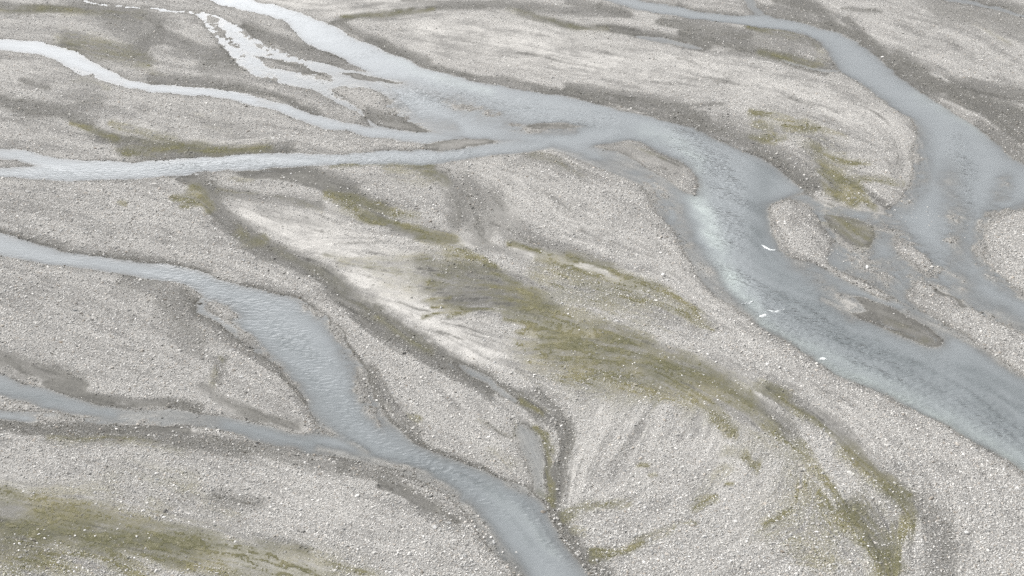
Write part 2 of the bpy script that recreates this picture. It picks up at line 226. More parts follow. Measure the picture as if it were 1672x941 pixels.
    ('D', .7, 12, [(-60, 868), (0, 876), (40, 880), (70, 886)]), ('D', .5, 20, [(0, 900), (60, 915)]), ('A', .7, 10, [(130, 884), (174, 908), (214, 934), (230, 960)]), ('P', .7, 7, [(140, 884), (180, 900), (234, 911), (285, 930)]), ('A', .5, 20, [(20, 930), (100, 940)]),
    ('A', .4, 8, [(300, 810), (340, 826), (390, 846)]), ('A', .35, 6, [(245, 820), (280, 832)]), ('D', .3, 14, [(350, 815), (420, 825)]), ('D', .35, 10, [(430, 890), (500, 905)]), ('A', .3, 18, [(200, 770), (310, 790)]),
    ('D', .2, 24, [(30, 840), (110, 850)]), ('A', .4, 12, [(180, 800), (60, 800)]), ('A', .35, 10, [(0, 925), (20, 941)]),
    ('P', .45, 20, [(0, 780), (80, 795), (150, 812)]), ('P', .3, 40, [(560, 850), (680, 900)]), ('P', .25, 60, [(450, 800), (560, 830)]),
    # big pale plain
    ('P', .55, 34, [(700, 60), (800, 75), (900, 85), (980, 110), (1100, 130)]), ('P', .6, 36, [(1100, 100), (1200, 130), (1320, 170), (1420, 200)]), ('S', .5, 40, [(700, 60), (850, 75), (1000, 100)]), ('P', .4, 16, [(440, 0), (560, 12), (700, 0)]), ('S', .4, 20, [(440, 0), (560, 12), (700, 0)]),
    ('P', .4, 28, [(780, 270), (840, 300), (900, 350), (980, 380)]), ('P', .5, 30, [(900, 330), (1000, 400), (1080, 430), (1150, 490), (1220, 540)]), ('P', .3, 30, [(1300, 620), (1420, 700)]), ('P', .35, 20, [(0, 105), (80, 118)]), ('P', .3, 16, [(240, 210), (340, 230), (420, 232)]), ('P', .3, 40, [(1440, 60), (1540, 90)]),
    ('D', .25, 10, [(860, 258), (900, 262), (950, 290)]), ('A', .35, 7, [(870, 256), (910, 266), (950, 285)]), ('A', .4, 4, [(1025, 240), (1060, 250), (1085, 258)]), ('D', .3, 12, [(1000, 240), (1050, 248), (1100, 268)]), ('S', .6, 10, [(1000, 240), (1050, 250), (1110, 275)]), ('P', .5, 4, [(1035, 258), (1080, 272), (1120, 300)]),
    # shallow films
    ('F', .98, 16, [(905, 250), (960, 262), (1010, 280), (1050, 300), (1085, 345)]), ('F', .98, 22, [(990, 260), (1050, 285), (1100, 330), (1118, 370), (1140, 420), (1165, 460)]), ('F', .95, 14, [(1160, 460), (1185, 485), (1206, 505)]), ('F', .9, 10, [(1206, 505), (1240, 535), (1280, 562)]),
    ('F', .98, 34, [(1350, 345), (1400, 420), (1450, 450)]), ('F', .98, 30, [(1430, 345), (1460, 380), (1500, 420), (1520, 440)]), ('F', .9, 20, [(1300, 335), (1330, 345)]), ('F', .85, 22, [(1300, 430), (1350, 470), (1390, 500)]), ('F', .9, 12, [(1340, 490), (1390, 515)]),
    ('F', .9, 24, [(1640, 300), (1620, 350)]), ('F', .9, 34, [(1550, 290), (1560, 350), (1560, 420), (1575, 470)]), ('F', .85, 22, [(1560, 470), (1620, 505), (1672, 530)]), ('F', .8, 24, [(1500, 240), (1510, 290), (1480, 330)]),
    ('F', .95, 18, [(560, 150), (620, 175), (680, 195), (740, 205)]), ('F', .95, 26, [(735, 165), (790, 185), (840, 205)]), ('F', .8, 14, [(640, 136), (700, 150), (740, 165)]), ('F', .9, 10, [(850, 215), (940, 215)]), ('F', .9, 8, [(340, 30), (370, 60), (400, 90)]), ('F', .95, 12, [(395, 45), (440, 80)]), ('F', .6, 14, [(470, 110), (540, 130), (600, 140)]),
    ('F', .98, 20, [(760, 830), (790, 870), (820, 905), (850, 950)]), ('F', .95, 12, [(520, 735), (600, 752), (680, 775), (740, 810)]), ('F', .98, 12, [(515, 700), (560, 715), (600, 740)]), ('F', .9, 12, [(200, 680), (280, 682), (350, 690)]), ('F', .9, 10, [(60, 680), (150, 686), (260, 690)]), ('F', .9, 12, [(340, 500), (370, 525), (410, 555)]), ('F', .85, 12, [(530, 520), (560, 545), (590, 600)]), ('F', .9, 10, [(830, 788), (870, 808)]),
    ('F', .8, 6, [(120, 113), (150, 122), (200, 138)]), ('F', .7, 6, [(420, 165), (450, 174)]),
    # milky current
    ('M', .9, 16, [(1130, 290), (1150, 350), (1175, 410), (1195, 460), (1225, 500)]), ('M', .7, 14, [(1225, 505), (1270, 550), (1320, 580)]), ('M', .9, 20, [(1300, 572), (1370, 605), (1450, 640), (1520, 672), (1600, 720), (1672, 760)]), ('M', .5, 12, [(1050, 215), (1100, 230), (1140, 260)]), ('M', .6, 14, [(1500, 145), (1560, 185), (1620, 215)]), ('M', .4, 10, [(640, 90), (700, 120), (800, 148)]), ('M', .4, 12, [(800, 800), (850, 850), (900, 900)]),
    ('W', .8, 36, [(1120, 230), (1180, 290), (1190, 350), (1190, 420), (1230, 480), (1300, 530)]), ('W', .7, 50, [(1300, 540), (1450, 610), (1600, 680), (1720, 740)]), ('W', .55, 24, [(700, 755), (780, 800), (860, 850), (920, 910)]), ('W', .36, 30, [(440, 520), (520, 600), (580, 680), (660, 740)]), ('W', .25, 24, [(280, 450), (400, 500)]), ('W', .35, 12, [(0, 284), (200, 282), (400, 268), (600, 262), (760, 250)]), ('W', .4, 20, [(600, 170), (700, 160), (850, 180), (1000, 210)]), ('W', .5, 20, [(1560, 230), (1580, 300), (1560, 400)]),
    # broken, stony beds
    ('R', 1.0, 8, [(140, 6), (240, 14), (325, 22)]), ('R', .5, 30, [(1560, 330), (1550, 400), (1570, 460)]),
    ('R', 1.25, 16, [(345, 35), (365, 60), (400, 92), (440, 125)]), ('R', 1.25, 13, [(385, 42), (440, 80), (500, 98)]), ('R', .9, 9, [(470, 110), (540, 130)]), ('R', 1, 14, [(560, 150), (620, 172), (680, 196)]), ('R', .9, 24, [(735, 168), (790, 185), (840, 204)]), ('R', .8, 8, [(850, 208), (940, 210)]),
    ('R', 1, 26, [(1350, 350), (1400, 420), (1470, 450)]), ('R', 1, 26, [(1440, 350), (1490, 400), (1530, 440)]), ('R', 1, 12, [(1555, 360), (1540, 400), (1530, 440)]), ('R', .9, 24, [(1640, 300), (1620, 350)]), ('R', .8, 16, [(1320, 450), (1390, 500)]), ('R', .8, 14, [(1500, 250), (1500, 300), (1480, 335)]), ('R', .8, 14, [(1600, 440), (1640, 475)]),
    ('R', 1.1, 15, [(500, 500), (548, 535), (574, 590), (592, 645), (620, 690)]), ('F', .95, 18, [(500, 500), (548, 535), (574, 590), (592, 645), (620, 690)]), ('R', 1.1, 14, [(330, 490), (380, 530), (425, 570), (480, 640)]), ('F', .9, 14, [(400, 550), (440, 590), (490, 650)]), ('R', .8, 8, [(0, 676), (130, 686), (250, 690)]), ('R', .6, 10, [(520, 705), (580, 728)]), ('R', .5, 8, [(785, 870), (820, 915)]), ('R', .5, 6, [(140, 122), (180, 132)]), ('R', .5, 5, [(430, 170), (460, 180)]),
    ('R', .9, 10, [(1680, 338), (1640, 348), (1608, 366), (1598, 400), (1606, 436), (1640, 468), (1690, 486)]), ('F', .9, 18, [(1680, 338), (1640, 348), (1606, 366), (1596, 400), (1604, 436), (1640, 470), (1690, 490)]), ('N', .6, 14, [(1640, 340), (1596, 380), (1598, 430), (1640, 475)]),
    ('R', .8, 9, [(1265, 338), (1310, 330), (1345, 350)]), ('R', .9, 10, [(1490, 460), (1530, 468), (1585, 500), (1640, 530)]), ('F', .9, 12, [(1490, 455), (1530, 465), (1590, 500), (1672, 540)]), ('F', .9, 9, [(1480, 508), (1548, 540), (1600, 566), (1660, 610)]), ('R', .8, 14, [(1060, 300), (1100, 350), (1120, 400)]), ('N', .5, 16, [(1070, 320), (1110, 400), (1170, 470)]),
    # deep clear water over dark bed
    ('K', .8, 26, [(1250, 290), (1240, 350), (1245, 410), (1280, 460)]), ('K', .85, 40, [(1300, 490), (1400, 560), (1520, 620), (1640, 680), (1740, 740)]), ('K', .8, 30, [(1580, 610), (1672, 660), (1740, 700)]), ('K', .4, 16, [(700, 745), (780, 780), (860, 830)]), ('K', .3, 12, [(860, 225), (1000, 215), (1080, 230)]), ('K', .5, 44, [(380, 480), (460, 550), (540, 650), (600, 720), (680, 760)]), ('K', .5, 30, [(700, 765), (800, 810), (880, 880)]), ('K', .55, 16, [(0, 636), (120, 660), (260, 682), (400, 700), (520, 730)]), ('K', .4, 12, [(0, 640), (90, 655)]),
    # broad algae tints
    ('A', .38, 34, [(980, 590), (1080, 620), (1180, 670), (1260, 720)]), ('A', .3, 46, [(1280, 830), (1360, 880), (1420, 930)]), ('A', .5, 14, [(1380, 740), (1430, 790), (1470, 840)]), ('A', .4, 28, [(860, 500), (940, 540), (1020, 560)]), ('A', .42, 30, [(-60, 830), (100, 850), (260, 885), (400, 925), (520, 960)]), ('A', .5, 26, [(0, 900), (100, 910), (220, 950)]), ('A', .15, 20, [(600, 440), (720, 450), (820, 470)]), ('A', .35, 18, [(880, 440), (1000, 480), (1080, 510)]),
    ('A', .3, 16, [(200, 240), (320, 250), (420, 248)]), ('A', .3, 14, [(100, 60), (220, 90)]), ('A', .4, 14, [(1330, 240), (1380, 300), (1400, 330)]), ('A', .3, 16, [(1240, 205), (1320, 215)]), ('A', .35, 12, [(560, 330), (640, 360), (730, 392)]), ('A', .3, 10, [(640, 290), (690, 300)]), ('A', .3, 20, [(940, 620), (1000, 640)]),
    ('D', .5, 22, [(0, 850), (120, 870), (300, 910)]), ('D', .8, 12, [(345, 335), (385, 378), (430, 402), (480, 430), (540, 464)]), ('D', .95, 15, [(540, 462), (600, 512), (660, 556), (730, 594), (800, 632)]), ('D', .5, 16, [(870, 660), (915, 700), (925, 760), (905, 830)]), ('D', .4, 26, [(1460, 800), (1530, 860), (1540, 930)]), ('D', .25, 22, [(1000, 560), (1100, 600), (1200, 650), (1290, 700)]),
    ('D', .55, 6, [(400, 465), (520, 511), (556, 545), (600, 620), (640, 690), (700, 738), (800, 776), (880, 812)]), ('D', .45, 8, [(300, 480), (360, 545), (450, 605), (500, 660)]), ('D', .5, 7, [(0, 378), (120, 412), (234, 428), (340, 448)]),
    # stones standing in the shallows
    ('N', .6, 20, [(1380, 350), (1440, 360), (1500, 330)]), ('N', .45, 26, [(1360, 420), (1420, 440), (1470, 440)]), ('N', .7, 16, [(1540, 370), (1520, 400), (1530, 440)]), ('N', .5, 22, [(1620, 310), (1660, 330)]), ('N', .35, 20, [(1300, 430), (1360, 470), (1400, 500)]), ('N', .6, 9, [(1380, 450), (1430, 475), (1470, 494)]), ('N', .45, 12, [(1600, 430), (1640, 470)]),
    ('N', .55, 28, [(735, 170), (790, 185), (840, 205)]), ('N', .5, 16, [(600, 160), (660, 190)]), ('N', .5, 10, [(350, 50), (400, 90), (430, 125)]), ('N', .5, 10, [(400, 40), (460, 72), (500, 82)]), ('N', .4, 10, [(520, 140), (580, 150)]), ('N', .35, 20, [(1500, 230), (1500, 290), (1475, 320)]),
    ('N', .4, 14, [(770, 845), (800, 890), (830, 925)]), ('N', .5, 12, [(350, 505), (385, 530), (420, 560)]), ('N', .5, 12, [(520, 515), (550, 540), (575, 590), (600, 650)]), ('N', .35, 9, [(40, 675), (130, 684), (220, 690)]), ('N', .3, 12, [(520, 705), (570, 725)]), ('N', .3, 14, [(1110, 400), (1160, 470)]), ('N', .3, 12, [(1060, 330), (1090, 370)]), ('N', .4, 6, [(1215, 515), (1260, 548)]), ('N', .35, 8, [(545, 740), (620, 757)]), ('N', .4, 8, [(830, 785), (880, 815)]),
    ('N', .5, 6, [(1465, 495), (1500, 508), (1548, 534), (1600, 562)]),
]
GUIDES = [  # run of the grain where no mark shows it
    [(940, 740), (975, 690), (1000, 640)], [(1090, 810), (1130, 760), (1165, 710)], [(1120, 720), (1150, 680)], [(1180, 780), (1215, 720)], [(1270, 800), (1290, 760)], [(1000, 760), (1050, 700), (1075, 650)], [(980, 880), (1060, 840), (1140, 780), (1165, 720)], [(1050, 920), (1160, 870), (1230, 800), (1245, 740)], [(1150, 930), (1260, 890), (1320, 830), (1335, 790)],
    [(1560, 900), (1570, 820), (1520, 740), (1440, 680)], [(100, 500), (250, 560), (400, 640)], [(100, 330), (250, 370), (400, 420)], [(200, 760), (400, 800), (600, 870)],
    [(700, 640), (800, 720), (860, 780)], [(860, 300), (960, 360), (1060, 430)], [(480, 400), (640, 400), (700, 400)], [(560, 480), (700, 480), (840, 485)],
]


def catmull(pts, closed, step=9.0):
    p = np.array(pts, float)
    n = len(p)
    out = []
    for i in range(n if closed else n - 1):
        if closed:
            a, b, c, d = p[(i - 1) % n], p[i], p[(i + 1) % n], p[(i + 2) % n]
        else:
            a, b, c, d = p[max(i - 1, 0)], p[i], p[i + 1], p[min(i + 2, n - 1)]
        L = np.hypot(*(c - b))
        k = int(min(max(L // step, 1), 8))
        for j in range(k):
            t = j / k
            # softened tangents (tension .5, limited where neighbours are far apart)
            m1, m2 = (c - a) * .5, (d - b) * .5
            for m in (m1, m2):
                l = np.hypot(*m)
                if l > L:
                    m *= L / l
            out.append((2 * t ** 3 - 3 * t ** 2 + 1) * b + (t ** 3 - 2 * t ** 2 + t) * m1 + (-2 * t ** 3 + 3 * t ** 2) * c + (t ** 3 - t ** 2) * m2)
    if not closed:
        out.append(p[-1])
    return np.array(out)


# ------------------------------------------------------------------ ground lattice
STEP = 2.0
xs = np.arange(-340, 2012.1, STEP)
ys = np.concatenate([[-647, -640, -628, -610, -585, -550, -505, -450, -390, -330, -275, -225, -185, -150, -125, -105, -90, -78, -68],
                     np.arange(-60, 1120, STEP), np.arange(1120, 1800, 10.0), np.arange(1800, 5200, 120.0)])
NX, NY = len(xs), len(ys)
PX, PY = np.meshgrid(xs, ys)
WX, WY = to_ground(PX, PY)
IY0 = int(np.searchsorted(ys, -60))
IY1 = int(np.searchsorted(ys, 1119))


# banks and deposits wander a little: move the lookup by a noise of the ground
n1, n2 = fbm(WX / 1.6, WY / 1.6, 11, 4), fbm(WX / 1.6, WY / 1.6, 31, 4)
SCL = F * H / (WY * WY + H * H)          # pixels per metre of depth, roughly
QX = PX + n1 * np.clip(7.5 * 14 / np.sqrt(WY * WY + H * H) * 6, 1.0, 7)
QY = PY + n2 * np.clip(5 * 14 / np.sqrt(WY * WY + H * H) * 6, .8, 4)
QX = QX + 6 * np.clip(1.5 - WY / 230, .35, 1.2) * fbm(WX / 3.6, WY / 4.6, 401, 3)
QY = QY + 4.2 * np.clip(1.5 - WY / 230, .3, 1.2) * fbm(WX / 3.6, WY / 4.6, 431, 3)
BX, BY = to_ground(QX, np.maximum(QY, -648))


def window(x0, x1, y0, y1):
    a = int(np.searchsorted(ys, y0)); b = int(np.searchsorted(ys, y1)) + 1
    c = int(np.searchsorted(xs, x0)); d = int(np.searchsorted(xs, x1)) + 1
    return slice(max(a, 0), min(b, NY)), slice(max(c, 0), min(d, NX))


RMAX = 6.0


def poly_sd(pts):
    """signed distance in metres to a closed outline, positive inside"""
    c = catmull(pts, True)
    gx, gy = to_ground(c[:, 0], c[:, 1])
    d = np.full(PX.shape, RMAX)
    n = len(c)
    ins = np.zeros(PX.shape, bool)
    w = window(c[:, 0].min() - 12, c[:, 0].max() + 12, c[:, 1].min() - 12, c[:, 1].max() + 12)
    qx, qy = QX[w], QY[w]
    acc = np.zeros(qx.shape, bool)
    for i in range(n):
        (x0, y0), (x1, y1) = c[i], c[(i + 1) % n]
        ww = window(min(x0, x1) - 90, max(x0, x1) + 90, min(y0, y1) - 60, max(y0, y1) + 60)
        ax, ay, bx, by = gx[i], gy[i], gx[(i + 1) % n], gy[(i + 1) % n]
        ex, ey = bx - ax, by - ay
        px, py = BX[ww] - ax, BY[ww] - ay
        t = np.clip((px * ex + py * ey) / max(ex * ex + ey * ey, 1e-9), 0, 1)
        dd = np.hypot(px - t * ex, py - t * ey)
        d[ww] = np.minimum(d[ww], dd)
        if y0 != y1:
            r0 = max(min(y0, y1) - 8, w[0].start and ys[w[0].start] or -1e9)
            cr = (y0 > qy) != (y1 > qy)
            acc ^= cr & (qx < (x1 - x0) * (qy - y0) / (y1 - y0) + x0)
    ins[w] = acc
    return np.where(ins, d, -d)


SD = np.full(PX.shape, -RMAX)
DEP = np.full(PX.shape, .3)
BODY = {}
for body, dep, pts in CHANNELS:
    s = poly_sd(pts)
    m = s > SD
    DEP = np.where(m, dep, DEP)
    SD = np.maximum(SD, s)
    BODY[body] = np.maximum(BODY.get(body, -RMAX), s)
for pts in ISLANDS:
    SD = np.minimum(SD, -poly_sd(pts))

segs = []
for kind, val, wid, pts in ST:
    if kind in 'ADPS':
        c = catmull(pts, False, 14)
        for i in range(0, len(c) - 1, 2):
            ex, ey = c[i + 1] - c[i]
            if ex * ex + ey * ey > 1:
                segs.append((c[i][0] + ex / 2, c[i][1] + ey / 2, ex, ey, 1.0))
for g in GUIDES:
    c = catmull(g, False, 30)
    for i in range(len(c) - 1):
        ex, ey = c[i + 1] - c[i]
        segs.append(((c[i] + c[i + 1])[0] / 2, (c[i] + c[i + 1])[1] / 2, ex, ey, 5.0))
for _b, _d, pts in CHANNELS:
    c = catmull(pts, True, 30)
    for i in range(0, len(c), 2):
        ex, ey = c[(i + 1) % len(c)] - c[i]
        if ex * ex + ey * ey > 4:
            segs.append((c[i][0], c[i][1], ex, ey, .8))

# grain of the deposits: noise drawn out along the run of the marks ----------
SG = np.array(segs)
cgx, cgy = np.meshgrid(np.arange(-360, 2050, 20.0), np.arange(-80, 1160, 20.0))
th = np.arctan2(SG[:, 3], SG[:, 2]) * 2
d2 = (cgx[..., None] - SG[:, 0]) ** 2 + ((cgy[..., None] - SG[:, 1]) * 1.3) ** 2
wgt = SG[:, 4] / (d2 + 120.0) ** 1.5
c2, s2 = (wgt * np.cos(th)).sum(-1), (wgt * np.sin(th)).sum(-1)
ang = np.arctan2(s2, c2) / 2
c2, s2 = np.cos(2 * ang), np.sin(2 * ang)


def coarse(a, x, y):
    fx = np.clip((x + 360) / 20, 0, a.shape[1] - 1.001); fy = np.clip((y + 80) / 20, 0, a.shape[0] - 1.001)
    ix, iy = fx.astype(int), fy.astype(int)
    fx, fy = fx - ix, fy - iy
    return (a[iy, ix] * (1 - fx) + a[iy, ix + 1] * fx) * (1 - fy) + (a[iy + 1, ix] * (1 - fx) + a[iy + 1, ix + 1] * fx) * fy


sub = (slice(IY0, IY1), slice(None))
A_ = np.arctan2(coarse(s2, PX[sub], PY[sub]), coarse(c2, PX[sub], PY[sub])) / 2
A_ = A_ + .25 * fbm(WX[sub] / 3, WY[sub] / 3, 77, 3)
VX, VY = np.cos(A_), np.sin(A_)
hh, wwid = A_.shape


def lic(noise, n):
    acc = noise.copy()
    for sgn in (1, -1):
        ii, jj = np.meshgrid(np.arange(hh, dtype=float), np.arange(wwid, dtype=float), indexing='ij')
        pvx, pvy = VX * sgn, VY * sgn
        for _ in range(n):
            jj = np.clip(jj + pvx, 0, wwid - 1); ii = np.clip(ii + pvy, 0, hh - 1)
            i0, j0 = ii.astype(int), jj.astype(int)
            acc += noise[i0, j0]
            vx, vy = VX[i0, j0], VY[i0, j0]
            s = np.where(vx * pvx + vy * pvy < 0, -1, 1)
            pvx, pvy = vx * s, vy * s
    acc -= acc.mean()
    return acc / acc.std()


def blur(a, n=1):
    for _ in range(n):
        a = (np.roll(a, 1, 0) + 2 * a + np.roll(a, -1, 0)) / 4
        a = (np.roll(a, 1, 1) + 2 * a + np.roll(a, -1, 1)) / 4
    return a


white = RNG.standard_normal(A_.shape)
L1 = np.zeros(PX.shape); L2 = np.zeros(PX.shape)
L1[sub] = lic(white, 9)
L3 = np.zeros(PX.shape)
L3[sub] = lic(blur(RNG.standard_normal(A_.shape), 1) * 3, 17)
L2[sub] = lic(blur(RNG.standard_normal(A_.shape), 5) * 8, 24)

# strokes ------------------------------------------------------------------
FIELD = {k: np.zeros(PX.shape) for k in 'ADPSFMNWRK'}
# the edges of a deposit are feathered along the grain and wander
FEATHER = np.exp(.42 * np.clip(L2, -2, 2) + .28 * np.clip(L3, -2, 2) + .16 * L1)
nearer = np.clip(1.4 - WY / 260, .5, 1.2)
SX = QX + 7 * nearer * fbm(WX / 4.5, WY / 6, 301, 3)
SY = QY + 4 * nearer * fbm(WX / 4.5, WY / 6, 331, 3)
for kind, val, wid, pts in ST:
    c = catmull(pts, False, 14)
    wid = wid * {'A': 1.55, 'D': 1.1}.get(kind, 1)
    R = wid * 2.6 + 12
    best = {}
    w = window(c[:, 0].min() - R, c[:, 0].max() + R, c[:, 1].min() - R, c[:, 1].max() + R)
    qx, qy = (SX[w], SY[w]) if kind in 'ADPSK' else (QX[w], QY[w])
    d2 = np.full(qx.shape, 1e9)
    for i in range(len(c) - 1):
        ax, ay = c[i]
        ex, ey = c[i + 1] - c[i]
        px, py = qx - ax, qy - ay
        t = np.clip((px * ex + py * ey) / max(ex * ex + ey * ey, 1e-9), 0, 1)
        d2 = np.minimum(d2, (px - t * ex) ** 2 + (py - t * ey) ** 2)
    if kind in 'ADPS':
        d2 = d2 * FEATHER[w]
    g = val * np.exp(-(d2 / (wid * wid)) ** (1.4 if kind in 'AD' else 1.0))
    f = FIELD[kind]
    f[w] = f[w] + g - f[w] * np.clip(g, 0, 1) if kind != 'F' else np.maximum(f[w], g)
clump = fbm(WX / 2.2, WY / 2.2, 5, 4)
broad = fbm(WX / 9.0, WY / 14.0, 9, 3)
fine = fbm(WX / .5, WY / .5, 21, 2)

a0 = FIELD['A']
ALG = smooth(.06, .95, a0 + np.minimum(a0, .6) * (.22 * L1 + .28 * L2 + .45 * clump)) - .16 * np.abs(L3) * smooth(.1, .6, a0) + .30 * smooth(.9, 2.6, .7 * L2 + .8 * L3 + clump) * smooth(.02, .25, blur(a0, 12))
ALG = np.clip(ALG, 0, 1)
d0 = FIELD['D']
DRK = 1.05 * (1 - np.exp(-2.1 * np.clip(d0 * (1.05 + .26 * L1 + .28 * L2 + .4 * clump + .25 * broad), 0, 3))) + np.clip(.10 * L2 + .05 * L1 + .1 * clump, 0, .4) * (.55 + d0 + a0)
p0 = FIELD['P']
PAL = np.clip(p0 * (1 + .2 * L2 + .15 * L1), 0, 1)
SMO = np.clip(FIELD['S'] * (1 + .15 * L2 + .25 * clump), 0, 1)
wetshore = np.exp(-np.clip(-SD, 0, 9) / .45) * (SD < 0) * (.6 + .5 * clump)
DRK = np.clip(DRK + np.clip(wetshore, 0, .6) + np.clip(.10 * broad + .1 * clump, -.2, .2), 0, 1)

THIN = smooth(.9, 2.0, L3) * np.clip(.6 * d0 + .85 * p0 * (WY < 190) + .5 * a0 + .45 * FIELD['S'], 0, .8) * (SD < 0)
DRK = np.clip(DRK + THIN, 0, 1)
# height -----------------------------------------------------------------
film = np.clip(FIELD['F'] * (1 + .15 * clump), 0, 1)
zw = -DEP * (1 - np.exp(-np.clip(SD, 0, 9) / (.5 + DEP * 2.6))) * (1 - .95 * film)
zl = .16 * (1 - np.exp(-np.clip(-SD, 0, 9) / 1.6))
Z = np.where(SD > 0, zw, zl)
relief = .035 * clump + .012 * fine + .02 * L2 * (.3 + a0 + d0) * .5
Z = Z + relief * np.where(SD > 0, smooth(0, .5, SD) * (.35 + .35 * film), smooth(0, .6, -SD))
Z = Z - .11 * np.clip(d0, 0, 1) * smooth(0.2, 1.2, -SD)
far = smooth(260, 700, WY)
Z = Z + far * .0

rb = np.clip(FIELD['R'], 0, 1.3) * (SD > 0)
Z = Z + rb * (.10 * clump + .06 * fine + .02 * L1 + .012)
DEPTH = np.clip(-Z, 0, 1)
und = smooth(-.01, .03, -Z) * (SD > 0)
SMO = np.maximum(SMO, .5 * und); PAL = PAL * (1 - und); DRK = np.where(SD > 0, np.maximum(DRK * .35, .45 + .12 * und), DRK)


# ------------------------------------------------------------------ helpers
def tag(o, label=None, cat=None, group=None, kind=None):
    for k, v in (('label', label), ('category', cat), ('group', group), ('kind', kind)):
        if v:
            o[k] = v
    return o


def mesh_from(name, co, faces, attrs, mat, parent=None, smooth_on=True):
    me = bpy.data.meshes.new(name)
    n, m = len(co), len(faces)
    me.vertices.add(n)
    me.vertices.foreach_set('co', np.ascontiguousarray(co, np.float32).ravel())
    me.loops.add(m * 4)
    me.loops.foreach_set('vertex_index', np.ascontiguousarray(faces, np.int32).ravel())
    me.polygons.add(m)
    me.polygons.foreach_set('loop_start', np.arange(0, m * 4, 4, dtype=np.int32))
    me.polygons.foreach_set('use_smooth', np.full(m, smooth_on))
    for k, v in attrs.items():
        a = me.attributes.new(k, 'FLOAT', 'POINT')
        a.data.foreach_set('value', np.ascontiguousarray(v, np.float32).ravel())
    me.materials.append(mat)
    me.update(calc_edges=True)
    o = bpy.data.objects.new(name, me)
    COL.objects.link(o)
    o.parent = parent
    return o


def new_mat(name):
    m = bpy.data.materials.new(name)
    m.use_nodes = True
    nt = m.node_tree
    nt.nodes.clear()
    return m, nt


class NT:
    """small node-building helper"""
    def __init__(s, nt): s.t = nt
    def n(s, t, **kw):
        x = s.t.nodes.new(t)
        for k, v in kw.items(): setattr(x, k, v)
        return x
    def link(s, a, b): s.t.links.new(a, b)
    def put(s, sock, v):
        if hasattr(v, 'node'): s.link(v, sock)
        else: sock.default_value = v
    def attr(s, name, typ='GEOMETRY'): return s.n('ShaderNodeAttribute', attribute_name=name, attribute_type=typ).outputs['Fac']
    def math(s, op, a, b=0.0, clamp=False):
        x = s.n('ShaderNodeMath', operation=op, use_clamp=clamp)
        s.put(x.inputs[0], a); s.put(x.inputs[1], b)
        return x.outputs[0]
    def mix(s, f, a, b, blend='MIX'):
        x = s.n('ShaderNodeMix', data_type='RGBA', blend_type=blend)
        s.put(x.inputs[0], f)
        for k, v in ((6, a), (7, b)):
            s.put(x.inputs[k], v if hasattr(v, 'node') else tuple(v) + (1,) if len(v) == 3 else v)
        return x.outputs[2]
    def noise(s, vec, scale, detail=3, rough=.6):
        x = s.n('ShaderNodeTexNoise'); s.link(vec, x.inputs['Vector'])
        x.inputs['Scale'].default_value = scale; x.inputs['Detail'].default_value = detail; x.inputs['Roughness'].default_value = rough
        return x.outputs['Fac']
    def ramp(s, f, stops):
        x = s.n('ShaderNodeValToRGB'); s.link(f, x.inputs[0])
        e = x.color_ramp.elements
        while len(e) < len(stops): e.new(.5)
        for el, (p, c) in zip(e, stops): el.position = p; el.color = tuple(c) + (1,)
        return x.outputs[0]
    def range(s, f, a, b, c=0., d=1.):
        x = s.n('ShaderNodeMapRange'); s.put(x.inputs[0], f)
        for i, v in enumerate((a, b, c, d)): x.inputs[i + 1].default_value = v
        return x.outputs[0]


# ------------------------------------------------------------------ materials
SILT_PALE, GRAVEL, SILT_DARK = (.50, .485, .455), (.42, .41, .39), (.108, .106, .096)
ALGA, ALGA_Y = (.126, .121, .072), (.198, .181, .106)


